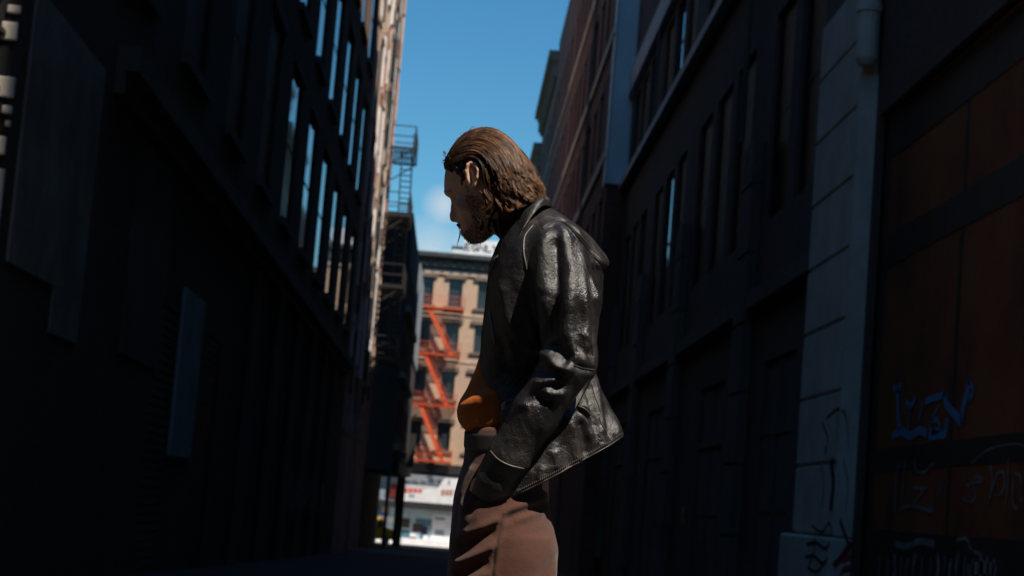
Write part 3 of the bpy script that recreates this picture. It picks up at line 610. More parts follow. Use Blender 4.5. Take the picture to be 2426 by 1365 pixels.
# ================================================================== THE MAN
# sculpted as distance fields in a frame of his own (x, y as measured on the picture, z towards the viewer; 1150 units = 1 m)
D0 = 3.8; SC = F/D0
def to_world(p):
    p = np.asarray(p, float); u = (p[:, 0]-W0/2)/SC; v = -(p[:, 1]-H0/2)/SC; v0 = -(1180-H0/2)/SC
    w_ = p[:, 2]/SC - .1167*(v-v0)
    return (ROT @ np.stack((u, v, -D0+w_))).T + CAM
def surface_nets(Fv, org, h):
    nx, ny, nz = Fv.shape; s = Fv < 0
    cs = np.zeros((nx-1, ny-1, nz-1), np.int8)
    for a in (0, 1):
        for b in (0, 1):
            for c in (0, 1): cs += s[a:nx-1+a, b:ny-1+b, c:nz-1+c]
    act = (cs > 0) & (cs < 8); I = np.argwhere(act); idx = -np.ones(act.shape, np.int64); idx[act] = np.arange(len(I))
    P = np.zeros((len(I), 3)); C = np.zeros(len(I))
    cor = [np.array((a, b, c)) for a in (0, 1) for b in (0, 1) for c in (0, 1)]
    val = {tuple(c): Fv[I[:, 0]+c[0], I[:, 1]+c[1], I[:, 2]+c[2]] for c in cor}
    for c in cor:
        for ax in range(3):
            if c[ax] == 0:
                d = c.copy(); d[ax] = 1; va, vb = val[tuple(c)], val[tuple(d)]; m_ = (va < 0) != (vb < 0)
                t = np.where(m_, va/np.where(m_, va-vb, 1), 0); q = c[None, :]+np.zeros((len(I), 3)); q[:, ax] = t
                P[m_] += q[m_]; C[m_] += 1
    P = (I + P/C[:, None])*h + org
    faces = []
    for ax in range(3):
        b, c = [(1, 2), (2, 0), (0, 1)][ax]
        sl0 = [slice(1, -1)]*3; sl1 = [slice(1, -1)]*3; sl0[ax] = slice(0, -1); sl1[ax] = slice(1, None)
        E = np.argwhere(s[tuple(sl0)] != s[tuple(sl1)]); off = np.array([1, 1, 1]); off[ax] = 0; E = E+off
        ins = s[E[:, 0], E[:, 1], E[:, 2]]
        def g(db, dc): q = E.copy(); q[:, b] -= db; q[:, c] -= dc; return idx[q[:, 0], q[:, 1], q[:, 2]]
        qd = np.stack((g(1, 1), g(0, 1), g(0, 0), g(1, 0)), 1); qd[~ins] = qd[~ins][:, ::-1]; faces.append(qd)
    return P, np.concatenate(faces)
class Field:
    def __init__(s, lo, hi, h):
        s.lo, s.h = np.array(lo, float), h; ax = [np.arange(lo[i], hi[i]+h, h) for i in range(3)]
        s.ax = ax; s.x, s.y, s.z = ax[0][:, None, None], ax[1][None, :, None], ax[2][None, None, :]; s.shape = tuple(len(a) for a in ax)
    def ell(s, c, r, rot=0.0, yaw=0.0):
        dx, dy, dz = s.x-c[0], s.y-c[1], s.z-c[2]
        if yaw: cy, sy = math.cos(yaw), math.sin(yaw); dx, dz = cy*dx+sy*dz, -sy*dx+cy*dz
        if rot: cr, sr = math.cos(rot), math.sin(rot); dx, dy = cr*dx+sr*dy, -sr*dx+cr*dy
        k0 = np.sqrt((dx/r[0])**2+(dy/r[1])**2+(dz/r[2])**2); k1 = np.sqrt((dx/r[0]**2)**2+(dy/r[1]**2)**2+(dz/r[2]**2)**2)
        return k0*(k0-1)/np.maximum(k1, 1e-6)
    def cap(s, a, b, ra, rb):
        a, b = np.array(a, float), np.array(b, float); d = b-a; L = d.dot(d)
        t = np.clip(((s.x-a[0])*d[0]+(s.y-a[1])*d[1]+(s.z-a[2])*d[2])/L, 0, 1)
        return np.sqrt((s.x-a[0]-t*d[0])**2+(s.y-a[1]-t*d[1])**2+(s.z-a[2]-t*d[2])**2)-(ra+(rb-ra)*t)
    def chain(s, pts, rad, k=6):
        o = None
        for i in range(len(pts)-1):
            q = s.cap(pts[i], pts[i+1], rad[i], rad[i+1]); o = q if o is None else smin(o, q, k)
        return o
    def loft(s, rows, n=2.2):
        """rows: y, x front, x back, half width in z, z centre; elliptical slices"""
        rows = np.array(rows, float); Y = s.ax[1]; c = smooth_line(rows, 10)
        g = [np.interp(Y, c[:, 0], c[:, i])[None, :, None] for i in range(1, 5)]
        cx, a, b, cz = (g[0]+g[1])/2, (g[1]-g[0])/2, g[2], g[3]
        k = (np.abs((s.x-cx)/a)**n+np.abs((s.z-cz)/b)**n)**(1/n); d = (k-1)*np.minimum(a, b)
        return np.maximum(d, np.maximum(rows[0, 0]-s.y, s.y-rows[-1, 0]))
    def poly(s, P):
        """2-d signed distance of a closed outline in x, y (negative inside)"""
        P = np.array(P, float); X, Y = np.meshgrid(s.ax[0], s.ax[1], indexing='ij'); d = np.full(X.shape, 1e9); ins = np.zeros(X.shape, bool)
        for i in range(len(P)):
            a, b = P[i], P[(i+1) % len(P)]; e = b-a; t = np.clip(((X-a[0])*e[0]+(Y-a[1])*e[1])/max(e.dot(e), 1e-9), 0, 1)
            d = np.minimum(d, np.hypot(X-a[0]-t*e[0], Y-a[1]-t*e[1]))
            cr = ((a[1] > Y) != (b[1] > Y)) & (X < e[0]*(Y-a[1])/(e[1] if abs(e[1]) > 1e-9 else 1e-9)+a[0]); ins ^= cr
        return np.where(ins, -d, d)[:, :, None]
    def full(s, v): return np.ascontiguousarray(np.broadcast_to(v, s.shape))
    def mesh(s, v): return surface_nets(s.full(v), s.lo, s.h)
def smin(a, b, k): h = np.clip(.5+.5*(b-a)/k, 0, 1); return b+(a-b)*h-k*h*(1-h)
def smax(a, b, k): return -smin(-a, -b, k)
def relax(P, Fc, n=2, f=.5):
    for _ in range(n):
        S = np.zeros_like(P); C = np.zeros(len(P))
        for i in range(4):
            for j in (i-1, (i+1) % 4): np.add.at(S, Fc[:, i], P[Fc[:, j]]); np.add.at(C, Fc[:, i], 1)
        P = P+(S/np.maximum(C, 1)[:, None]-P)*f
    return P
def normals(P, Fc):
    n = np.cross(P[Fc[:, 2]]-P[Fc[:, 0]], P[Fc[:, 3]]-P[Fc[:, 1]]); V = np.zeros_like(P)
    for i in range(4): np.add.at(V, Fc[:, i], n)
    return V/np.maximum(np.linalg.norm(V, axis=1), 1e-9)[:, None]
def folds(P, Fc, strokes, side=1, only=None):
    """push the cloth in or out along drawn creases: (height, sigma, polyline)"""
    Nv = normals(P, Fc); face = np.clip(Nv[:, 2]*side*2+.2, 0, 1)
    if only is not None: face = face*only(P)
    H = np.zeros(len(P))
    for h, sg, pts in strokes:
        q = smooth_line(pts, 6) if len(pts) > 2 else np.array(pts, float); best = np.full(len(P), 1e9); tt = np.zeros(len(P)); n_ = len(q)-1
        for i in range(n_):
            a, b = q[i], q[i+1]; e = b-a; t = np.clip(((P[:, 0]-a[0])*e[0]+(P[:, 1]-a[1])*e[1])/max(e.dot(e), 1e-9), 0, 1)
            d = np.hypot(P[:, 0]-a[0]-t*e[0], P[:, 1]-a[1]-t*e[1]); m_ = d < best; best[m_] = d[m_]; tt[m_] = (i+t[m_])/n_
        H += h*np.exp(-best**2/(2*sg**2))*np.clip(np.minimum(tt, 1-tt)*5+.25, 0, 1)
    return P+Nv*(H*face)[:, None]
def vnoise(P, sc, seed=0):
    """cheap smooth noise: a sum of turned sine waves"""
    r = np.random.default_rng(seed); o = np.zeros(len(P))
    for k in range(7):
        d = r.normal(size=3); d /= np.linalg.norm(d); o += np.sin(P@d/sc*(1+.35*k)+r.uniform(0, 6.28))/(1+.35*k)
    return o/3

man_base = to_world(np.array([[1150, 1180, 0.]]))[0]
man = thing('person', (man_base[0], man_base[1], ground(man_base[1])), 'young man in a black leather jacket and brown trousers looking down, hand in pocket', 'person')
man_loc = np.array(man.location)
def pobj(name, P, Fc, m, parent=man, smooth=True): return mesh_obj(name, to_world(P), Fc, m, parent, smooth)
def bvh(P, Fc): return BVHTree.FromPolygons([tuple(p) for p in P], [tuple(map(int, f)) for f in Fc])
def drop(tree, pts, off=0.0, z0=400):
    """lay picture points on the near surface of a mesh"""
    out = []
    for x, y in pts:
        h = tree.ray_cast(Vector((x, y, z0)), Vector((0, 0, -1)))
        if h[0] is not None: out.append((x, y, h[0][2]+off))
    return np.array(out)

# ---- materials
m, nt, b = new_mat('skin'); b.inputs['Base Color'].default_value = (.64, .39, .27, 1); b.inputs['Roughness'].default_value = .5
b.inputs['Subsurface Weight'].default_value = .12; b.inputs['Subsurface Radius'].default_value = (.008, .003, .0015); b.inputs['Subsurface Scale'].default_value = .6
tc = N(nt, 'ShaderNodeTexCoord'); n1 = N(nt, 'ShaderNodeTexNoise'); n1.inputs['Scale'].default_value = 30; n1.inputs['Detail'].default_value = 6; link(nt, tc, 'Object', n1, 'Vector')
rp = ramp(nt, [(.35, (.56, .33, .22)), (.65, (.70, .44, .31))]); link(nt, n1, 'Fac', rp, 'Fac'); link(nt, rp, 'Color', b, 'Base Color')
n2 = N(nt, 'ShaderNodeTexNoise'); n2.inputs['Scale'].default_value = 420; link(nt, tc, 'Object', n2, 'Vector'); bp = N(nt, 'ShaderNodeBump'); bp.inputs['Strength'].default_value = .12; bp.inputs['Distance'].default_value = .001
link(nt, n2, 'Fac', bp, 'Height'); link(nt, bp, 'Normal', b, 'Normal'); M['skin'] = m
m, nt, b = new_mat('leather'); tc = N(nt, 'ShaderNodeTexCoord')
n1 = N(nt, 'ShaderNodeTexNoise'); n1.inputs['Scale'].default_value = 9; n1.inputs['Detail'].default_value = 8; n1.inputs['Roughness'].default_value = .65; link(nt, tc, 'Object', n1, 'Vector')
rp = ramp(nt, [(.40, (.010, .009, .009)), (.62, (.020, .017, .015)), (.80, (.040, .030, .023))]); link(nt, n1, 'Fac', rp, 'Fac'); link(nt, rp, 'Color', b, 'Base Color')
rr_ = N(nt, 'ShaderNodeMapRange'); rr_.inputs[1].default_value = .35; rr_.inputs[2].default_value = .7; rr_.inputs[3].default_value = .25; rr_.inputs[4].default_value = .60; link(nt, n1, 'Fac', rr_, 0); link(nt, rr_, 0, b, 'Roughness')
b.inputs['Specular IOR Level'].default_value = .55
v1 = N(nt, 'ShaderNodeTexVoronoi'); v1.inputs['Scale'].default_value = 230; link(nt, tc, 'Object', v1, 'Vector')
n3 = N(nt, 'ShaderNodeTexNoise'); n3.inputs['Scale'].default_value = 38; n3.inputs['Detail'].default_value = 7; n3.inputs['Roughness'].default_value = .7; n3.inputs['Distortion'].default_value = .8; link(nt, tc, 'Object', n3, 'Vector')
b1 = N(nt, 'ShaderNodeBump'); b1.inputs['Strength'].default_value = .30; b1.inputs['Distance'].default_value = .0012; link(nt, v1, 'Distance', b1, 'Height')
b2 = N(nt, 'ShaderNodeBump'); b2.inputs['Strength'].default_value = .55; b2.inputs['Distance'].default_value = .008; link(nt, n3, 'Fac', b2, 'Height'); link(nt, b1, 'Normal', b2, 'Normal')
n4 = N(nt, 'ShaderNodeTexNoise'); n4.noise_type = 'RIDGED_MULTIFRACTAL'; n4.inputs['Scale'].default_value = 16; n4.inputs['Detail'].default_value = 5; n4.inputs['Distortion'].default_value = .6; link(nt, tc, 'Object', n4, 'Vector')
b3 = N(nt, 'ShaderNodeBump'); b3.invert = True; b3.inputs['Strength'].default_value = .35; b3.inputs['Distance'].default_value = .006; link(nt, n4, 'Fac', b3, 'Height'); link(nt, b2, 'Normal', b3, 'Normal'); link(nt, b3, 'Normal', b, 'Normal'); M['leather'] = m
M['leather_edge'] = mat('leather_edge', (.11, .088, .07), (.05, .04, .033), rough=.45, scale=40, bump=0)
M['seam_dark'] = mat('seam_dark', (.006, .006, .006), rough=.7, bump=0)
m, nt, b = new_mat('trouser_cloth'); tc = N(nt, 'ShaderNodeTexCoord'); n1 = N(nt, 'ShaderNodeTexNoise'); n1.inputs['Scale'].default_value = 700; n1.inputs['Detail'].default_value = 3; link(nt, tc, 'Object', n1, 'Vector')
rp = ramp(nt, [(.3, (.052, .022, .015)), (.7, (.094, .042, .029))]); link(nt, n1, 'Fac', rp, 'Fac'); link(nt, rp, 'Color', b, 'Base Color'); b.inputs['Roughness'].default_value = .95; b.inputs['Specular IOR Level'].default_value = .2
b.inputs['Sheen Weight'].default_value = .15
n3 = N(nt, 'ShaderNodeTexNoise'); n3.inputs['Scale'].default_value = 22; n3.inputs['Detail'].default_value = 4; link(nt, tc, 'Object', n3, 'Vector')
b1 = N(nt, 'ShaderNodeBump'); b1.inputs['Strength'].default_value = .3; b1.inputs['Distance'].default_value = .001; link(nt, n1, 'Fac', b1, 'Height')
b2 = N(nt, 'ShaderNodeBump'); b2.inputs['Strength'].default_value = .22; b2.inputs['Distance'].default_value = .012; link(nt, n3, 'Fac', b2, 'Height'); link(nt, b1, 'Normal', b2, 'Normal'); link(nt, b2, 'Normal', b, 'Normal'); M['trousers'] = m
M['shirt'] = mat('shirt_cloth', (.43, .105, .006), (.35, .08, .005), rough=.8, scale=14, bump=.15, bscale=30)
M['belt'] = mat('belt', (.012, .010, .009), rough=.5, bump=0)
M['brass'] = mat('brass', (.60, .47, .22), rough=.3, metal=1.0, bump=0)
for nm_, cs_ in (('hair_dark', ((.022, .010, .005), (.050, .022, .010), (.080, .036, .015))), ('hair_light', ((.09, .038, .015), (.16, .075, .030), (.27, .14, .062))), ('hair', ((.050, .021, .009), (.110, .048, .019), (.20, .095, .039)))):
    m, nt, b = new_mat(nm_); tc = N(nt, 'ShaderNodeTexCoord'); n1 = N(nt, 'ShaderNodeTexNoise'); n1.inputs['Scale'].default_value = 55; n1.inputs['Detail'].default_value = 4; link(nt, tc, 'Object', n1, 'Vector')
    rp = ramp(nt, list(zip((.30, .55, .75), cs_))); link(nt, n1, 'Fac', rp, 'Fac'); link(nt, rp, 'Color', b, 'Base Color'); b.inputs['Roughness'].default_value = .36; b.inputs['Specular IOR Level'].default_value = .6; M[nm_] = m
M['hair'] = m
M['beard'] = mat('beard', (.060, .030, .015), (.032, .016, .008), rough=.75, scale=60, bump=.6, bscale=500)
M['shoe'] = mat('shoe', (.015, .013, .012), rough=.4, bump=0)

# ---- head and neck (turned a little away from the viewer: ZC is the middle of the head in depth)
fd = Field((1020, 270, -170), (1345, 660, 150), 2.6)
ZC = -.36*(1165-fd.x); ZCf = lambda x: -.36*(1165-x)
zl = fd.z-ZC
head_poly = [(1056, 372), (1050, 398), (1047.5, 425), (1048, 444), (1054, 457), (1066, 468), (1073, 488), (1078, 512), (1083, 527), (1087, 535), (1090, 543), (1092, 551), (1098, 558), (1104, 566), (1112, 572), (1125, 574), (1140, 571), (1158, 560), (1180, 545), (1205, 520), (1232, 490), (1248, 455), (1254, 418), (1248, 380), (1225, 338), (1190, 311), (1145, 303), (1105, 314), (1075, 342)]
d2 = fd.poly(smooth_line(head_poly+head_poly[:1], 3)[:-1])
axis = (fd.y-430)-.38*(fd.x-1150)                       # how far down the face, along the bowed head
Wm = np.interp(axis, [-140, -60, 0, 50, 95, 140, 175], [80, 88, 86, 76, 66, 54, 44])
tq = np.minimum(-d2/62.0, 1.0)
head = (np.sqrt((1-tq)**2+(zl/Wm)**2)-1)*45
nose = fd.chain([(1073, 467, ZCf(1073)), (1073, 488, ZCf(1073)), (1072.5, 504, ZCf(1072)), (1071.5, 513, ZCf(1071))], [5.5, 7.5, 9.5, 9.5])
head = smin(head, nose, 9)
for s_ in (1, -1):
    head = smin(head, fd.ell((1085, 517, ZCf(1085)+s_*13), (10, 8, 8), .3), 5)
    head = smin(head, fd.ell((1060, 450, ZCf(1060)+s_*27), (12, 8, 26), .2), 8)
    head = smax(head, -fd.ell((1066, 468, ZCf(1066)+s_*34), (10, 9, 19)), 7)
    head = smin(head, fd.ell((1080, 468, ZCf(1080)+s_*31), (13, 13, 14)), 3)
    head = smin(head, fd.cap((1069, 461, ZCf(1069)+s_*22), (1078, 464, ZCf(1078)+s_*46), 3.2, 2.6), 2.5)
    head = smin(head, fd.ell((1106, 490, ZCf(1106)+s_*54), (34, 17, 14), .5), 16)
    head = smax(head, -fd.ell((1110, 530, ZCf(1110)+s_*60), (26, 18, 12), .6), 16)
head = smin(head, fd.ell((1090, 535, ZCf(1090)), (8, 5, 20), .3), 4); head = smin(head, fd.ell((1095, 547, ZCf(1095)), (8, 5.5, 17), .3), 4)
head = smax(head, -fd.cap((1085, 541, ZCf(1085)-18), (1085, 541, ZCf(1085)+18), 2.2, 2.2), 2)
def ear(s_):
    zb = ZCf(1120)+s_*89
    e = fd.ell((1117, 414, zb), (15, 31, 5.5), -.08, s_*.35)
    e = smax(e, -fd.ell((1116, 417, zb+s_*6), (8.5, 20, 6), -.08, s_*.3), 3)
    rim = fd.chain([(1107, 425, zb-s_*2), (1104, 405, zb+s_*2), (1108, 390, zb+s_*4), (1117, 383.5, zb+s_*5), (1127, 388, zb+s_*9), (1133, 402, zb+s_*14), (1131, 420, zb+s_*13), (1125, 438, zb+s_*7), (1119, 448, zb+s_*1)], [3.5, 4, 4.2, 4.4, 4.6, 4.6, 4.2, 4.2, 5], 3)
    e = smin(e, rim, 3.5); e = smin(e, fd.chain([(1122, 432, zb+s_*3), (1124, 415, zb+s_*4), (1118, 400, zb+s_*3)], [3, 3, 2.4], 2), 3)
    return smin(e, fd.ell((1113, 420, zb-s_*10), (9, 20, 10)), 5)
head = smin(head, ear(1), 4); head = smin(head, ear(-1), 4)
neck = fd.chain([(1200, 470, -22), (1233, 540, -8), (1272, 650, 0)], [50, 52, 70], 10)
neck = smin(neck, fd.cap((1168, 520, 26), (1228, 610, 20), 14, 10), 12)
head = smin(head, neck, 16)
hP, hF = fd.mesh(head); hP = relax(hP, hF, 1, .4); HEAD = bvh(hP, hF)
# ---- torso, arms and hands under the clothes, coarser
fb_ = Field((1030, 560, -290), (1460, 1330, 290), 5.0)
tor = fb_.loft([(588, 1232, 1330, 80, 0), (606, 1212, 1380, 140, 0), (650, 1195, 1405, 155, 0), (760, 1190, 1385, 120, 0), (870, 1190, 1365, 90, 0), (940, 1170, 1350, 95, 0), (1050, 1130, 1305, 125, 0), (1180, 1100, 1300, 148, 0), (1300, 1100, 1300, 140, 0)])
tor = smin(tor, fb_.cap((1275, 600, 0), (1275, 650, 0), 45, 70), 20)
ARM = [(1318, 598, 152), (1340, 720, 196), (1346, 848, 204), (1262, 968, 186), (1203, 1068, 166)]
def hand(f, s_):
    """a hand sliding into the trouser pocket: palm, four bent fingers of different length, thumb from the side of the palm"""
    z = lambda v: s_*v
    h = f.chain([(1203, 1068, z(160)), (1184, 1104, z(146))], [25, 24], 8)
    h = smin(h, f.ell((1164, 1138, z(130)), (27, 44, 16), .45), 12)
    for k, (x, y, zz, ln) in enumerate(((1130, 1152, 122, .88), (1141, 1166, 123, 1.0), (1154, 1176, 122, .94), (1168, 1180, 119, .76))):
        a = (x, y, z(zz)); b_ = (x-22*ln, y+34*ln, z(zz-6)); c_ = (x-26*ln, y+62*ln, z(zz-18)); e = (x-20*ln, y+84*ln, z(zz-30))
        h = smin(h, f.chain([(1150+k*5, 1140+k*4, z(128)), a, b_, c_, e], [11, 10.5, 10, 9, 7.5], 3), 3)
    h = smin(h, f.chain([(1152, 1114, z(132)), (1132, 1132, z(128)), (1122, 1154, z(120)), (1120, 1176, z(112))], [13, 11.5, 10, 8], 4), 6)
    return h
arms = None
for s_ in (1, -1):
    a_ = fb_.chain([(x, y, s_*z) for x, y, z in ARM], [40, 34, 30, 26, 22], 12); arms = a_ if arms is None else np.minimum(arms, a_)
bodyf = smin(tor, arms, 18); bP, bF = fb_.mesh(bodyf); bP = relax(bP, bF, 1, .5)
body_P = np.concatenate((hP, bP)); body_F = np.concatenate((hF, bF+len(hP)))
for s_ in (1, -1):
    fh = Field((1060, 1040, (100 if s_ > 0 else -200)), (1235, 1280, (200 if s_ > 0 else -100)), 2.8); q, qf = fh.mesh(hand(fh, s_)); q = relax(q, qf, 1, .4)
    body_F = np.concatenate((body_F, qf+len(body_P))); body_P = np.concatenate((body_P, q))
pobj('body', body_P, body_F, M['skin'])
# eyebrow, beard and moustache
fdb = fd
bp_ = [(1102, 432), (1112, 452), (1122, 462), (1140, 470), (1156, 492), (1166, 520), (1166, 552), (1150, 566), (1136, 576), (1120, 580), (1104, 574), (1096, 562), (1089, 552), (1098, 546), (1113, 540), (1118, 520), (1112, 490), (1104, 466)]
db = fd.poly(smooth_line(bp_+bp_[:1], 3)[:-1])
lump = 1.6*np.sin(fd.x*.55+fd.y*.2)*np.sin(fd.y*.33-fd.x*.1)+1.2*np.sin(fd.z*.5+fd.y*.41)
bd = smax(head-1.2+lump*.4, db+18, 9); bd = smin(bd, fd.ell((1085, 531, ZCf(1085)), (8, 4.5, 24), .4), 3)
qP, qF = fd.mesh(bd); BEARD = (relax(qP, qF, 1, .4), qF)

# stubble standing out of the cheeks, thinning towards the edge
cen = hP[hF].mean(1); nn_ = normals(hP, hF); fn = nn_[hF].mean(1)
Pb = np.array(smooth_line(bp_+bp_[:1], 3)[:-1]); keep = []
def inside(Pt, Q):
    r_ = np.zeros(len(Pt), bool)
    for i in range(len(Q)):
        a, b_ = Q[i], Q[(i+1) % len(Q)]; r_ ^= ((a[1] > Pt[:, 1]) != (b_[1] > Pt[:, 1])) & (Pt[:, 0] < (b_[0]-a[0])*(Pt[:, 1]-a[1])/((b_[1]-a[1]) if abs(b_[1]-a[1]) > 1e-9 else 1e-9)+a[0])
    return r_
rb = np.random.default_rng(4); sel = np.where(inside(cen[:, :2]+rb.normal(size=(len(cen), 2))*3, Pb))[0]; bv, bf = [], []
for i in rb.choice(sel, 4200):
    p0 = cen[i]+rb.normal(size=3)*1.2; d = fn[i]*.75+np.array((-.15, .75, 0))+rb.normal(size=3)*.25; d /= np.linalg.norm(d); l_ = rb.uniform(2.5, 6.5); s1 = np.cross(d, (.3, .1, 1)); s1 /= np.linalg.norm(s1)+1e-9; s2 = np.cross(d, s1); k0 = len(bv)
    bv += [p0+s1*.55, p0-s1*.3+s2*.5, p0-s1*.3-s2*.5, p0+d*l_]; bf += [(k0, k0+1, k0+3, k0+3), (k0+1, k0+2, k0+3, k0+3), (k0+2, k0, k0+3, k0+3)]
mesh_obj('beard', to_world(np.concatenate((BEARD[0], np.array(bv)))), [tuple(f) for f in BEARD[1]]+[tuple(len(BEARD[0])+i for i in f[:3]) for f in bf], M['beard'], man, True)
# ---- hair: a close cap under several hundred locks
cap_poly = [(1046, 392), (1049, 374), (1062, 348), (1085, 318), (1110, 302), (1140, 296), (1168, 300), (1198, 317), (1222, 343), (1242, 370), (1258, 400), (1270, 430), (1276, 462), (1264, 480), (1238, 486), (1216, 500), (1190, 496), (1168, 474), (1150, 452), (1142, 420), (1138, 395), (1126, 378), (1108, 376), (1100, 392), (1099, 420), (1096, 438), (1089, 428), (1078, 410), (1062, 400)]
dc = fd.poly(smooth_line(cap_poly+cap_poly[:1], 3)[:-1])
outer = [(1041, 396), (1046, 374), (1060, 346), (1085, 314), (1110, 298), (1140, 293), (1170, 297), (1200, 314), (1225, 341), (1245, 369), (1262, 400), (1276, 430), (1284, 460), (1276, 500), (1220, 540), (1150, 540), (1100, 520), (1060, 460)]
do = fd.poly(smooth_line(outer+outer[:1], 3)[:-1]); th = np.minimum(-do/78.0, 1.0)
Wh = np.interp(axis, [-140, -60, 0, 60, 110, 200], [86, 95, 94, 88, 74, 60])
hairf = (np.sqrt((1-th)**2+(zl/Wh)**2)-1)*50
hairf_lock = hairf
capf = smax(hairf, dc, 5); cP, cF = fd.mesh(capf+1.5*np.sin(fd.x*.30-fd.y*.22)+1.0*np.sin(fd.z*.25+fd.y*.2)); cP = relax(cP, cF, 1, .5)
hP2, hF2 = fd.mesh(hairf); HAIRSURF = bvh(hP2, hF2)
def hz(x, y):
    h = HAIRSURF.ray_cast(Vector((x, y, 300)), Vector((0, 0, -1))); return h[0][2] if h[0] is not None else None
# guide locks on the near side, from the parting on top to the temple: picture points, lift above the cap
G = [
    [(1052, 372), (1078, 330), (1112, 303), (1150, 296), (1190, 312), (1224, 343), (1250, 378), (1270, 412), (1284, 440), (1292, 466), (1296, 486)],
    [(1052, 374), (1080, 334), (1115, 309), (1152, 304), (1190, 322), (1222, 354), (1244, 390), (1262, 424), (1276, 450), (1280, 474), (1276, 492)],
    [(1052, 378), (1080, 342), (1116, 320), (1152, 318), (1186, 338), (1213, 370), (1232, 405), (1246, 436), (1256, 462), (1254, 482), (1246, 497)],
    [(1052, 382), (1078, 352), (1113, 334), (1147, 336), (1176, 356), (1198, 388), (1213, 420), (1222, 444), (1228, 464), (1234, 478), (1244, 486)],
    [(1053, 386), (1077, 362), (1110, 350), (1140, 355), (1164, 378), (1181, 408), (1192, 434), (1199, 456), (1204, 474), (1208, 488), (1216, 498)],
    [(1055, 390), (1076, 372), (1106, 363), (1132, 367), (1154, 388), (1166, 414), (1174, 438), (1180, 458), (1184, 474), (1186, 490), (1192, 504)],
    [(1057, 393), (1076, 382), (1102, 372), (1126, 374), (1145, 393), (1153, 418), (1159, 442), (1163, 460), (1163, 476), (1158, 490), (1150, 500)]]
G = np.array([smooth_line(g, 3) for g in G]); NG, NPt, _ = G.shape
def lock_path(s, side, jit, wave, ph, fq=20):
    """s in 0..NG-1 along the guides; side +1 near, -1 far"""
    i = min(int(s), NG-2); t = s-i; p = G[i]*(1-t)+G[i+1]*t; n = len(p); tt = np.linspace(0, 1, n); out = np.zeros((n, 3))
    out[:, :2] = p + jit[None, :]*(.25+tt[:, None])
    tang = np.gradient(out[:, :2], axis=0); nn = np.stack((-tang[:, 1], tang[:, 0]), 1); nn /= np.linalg.norm(nn, axis=1)[:, None]+1e-9
    out[:, :2] += nn*(wave*np.sin(tt*fq+ph)*np.clip(tt*1.5-.15, 0, 1)**1.3)[:, None]
    zs = [hz(x, y) for x, y in out[:, :2]]; last = None
    for k in range(n):
        if zs[k] is None: zs[k] = last if last is not None else ZCf(out[k, 0])
        zs[k] = zs[k] if last is None else (max(zs[k], last-9) if tt[k] < .75 else .6*last+.4*max(zs[k], last-14)); last = zs[k]
    z = np.array(zs)+wave*.9*np.cos(tt*fq+ph)*np.clip(tt*1.5-.15, 0, 1)**1.3
    if side < 0: z = 2*ZCf(out[:, 0])-z
    out[:, 2] = z
    return out, tt
hv, hf, hm = [], [], []; TONE = [0]
def add_tube(path, rad, n=3, flat=1.0):
    k = len(path); T = np.gradient(path, axis=0); T /= np.linalg.norm(T, axis=1)[:, None]+1e-9
    ref = np.array((.1, .2, 1.0)); A = np.cross(T, ref); A /= np.linalg.norm(A, axis=1)[:, None]+1e-9; B = np.cross(T, A); base = sum(len(q) for q in hv)
    an = np.linspace(0, 2*math.pi, n, endpoint=False)
    V = path[:, None, :]+rad[:, None, None]*(np.cos(an)[None, :, None]*A[:, None, :]+flat*np.sin(an)[None, :, None]*B[:, None, :]); hv.append(V.reshape(-1, 3)); hm.extend([TONE[0]]*((k-1)*n))
    i, j = np.meshgrid(np.arange(k-1), np.arange(n), indexing='ij'); j2 = (j+1) % n
    hf.append(base+np.stack((i*n+j, i*n+j2, (i+1)*n+j2, (i+1)*n+j), -1).reshape(-1, 4))
rh = np.random.default_rng(21)
for clump in range(190):
    side = 1 if clump < 145 else -1
    s0 = (rh.random()**.9)*(NG-1.001); jit = rh.normal(size=2)*(5.0, 3.5); wave = rh.uniform(1.5, 6.0); fq = rh.uniform(15, 27); ph = rh.uniform(0, 6.28); lift = rh.uniform(-2, 9); cut = rh.uniform(.58, .98); st = rh.uniform(0, .22)
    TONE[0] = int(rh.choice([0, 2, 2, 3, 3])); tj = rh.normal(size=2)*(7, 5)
    st = rh.uniform(.0, .12) if TONE[0] == 2 else rh.uniform(.16, .46)  # lighter locks start farther back, so dark ones stand in for frontal shade
    cpath, tt = lock_path(s0, side, jit, wave, ph, fq); cpath[:, :2] += tj*(tt**3)[:, None]
    for k in range(34 if side > 0 else 14):
        s1 = np.clip(s0+rh.normal()*.20, 0, NG-1.001)
        p, tt = lock_path(s1, side, jit+rh.normal(size=2)*1.6, wave*rh.uniform(.8, 1.1), ph+rh.normal()*.2, fq)
        con = (.74*tt**.9)[:, None]; p = p*(1-con)+cpath*con
        p[:, 2] += side*(lift*np.sin(np.clip(tt*1.4, 0, 1)*math.pi*.6)+rh.uniform(-1.5, 2.0)); p += np.cumsum(rh.normal(size=p.shape)*.28, 0)
        ke = max(6, int(len(p)*cut*rh.uniform(.93, 1.0))); ks = int(st*rh.uniform(.5, 1.2)*len(p)); p = p[min(ks, ke-5):ke]; u = np.linspace(0, 1, len(p))
        add_tube(p, rh.uniform(.38, .80)*(np.clip(u*6+.5, 0, 1)*np.clip((1-u)*3.2, .12, 1)))
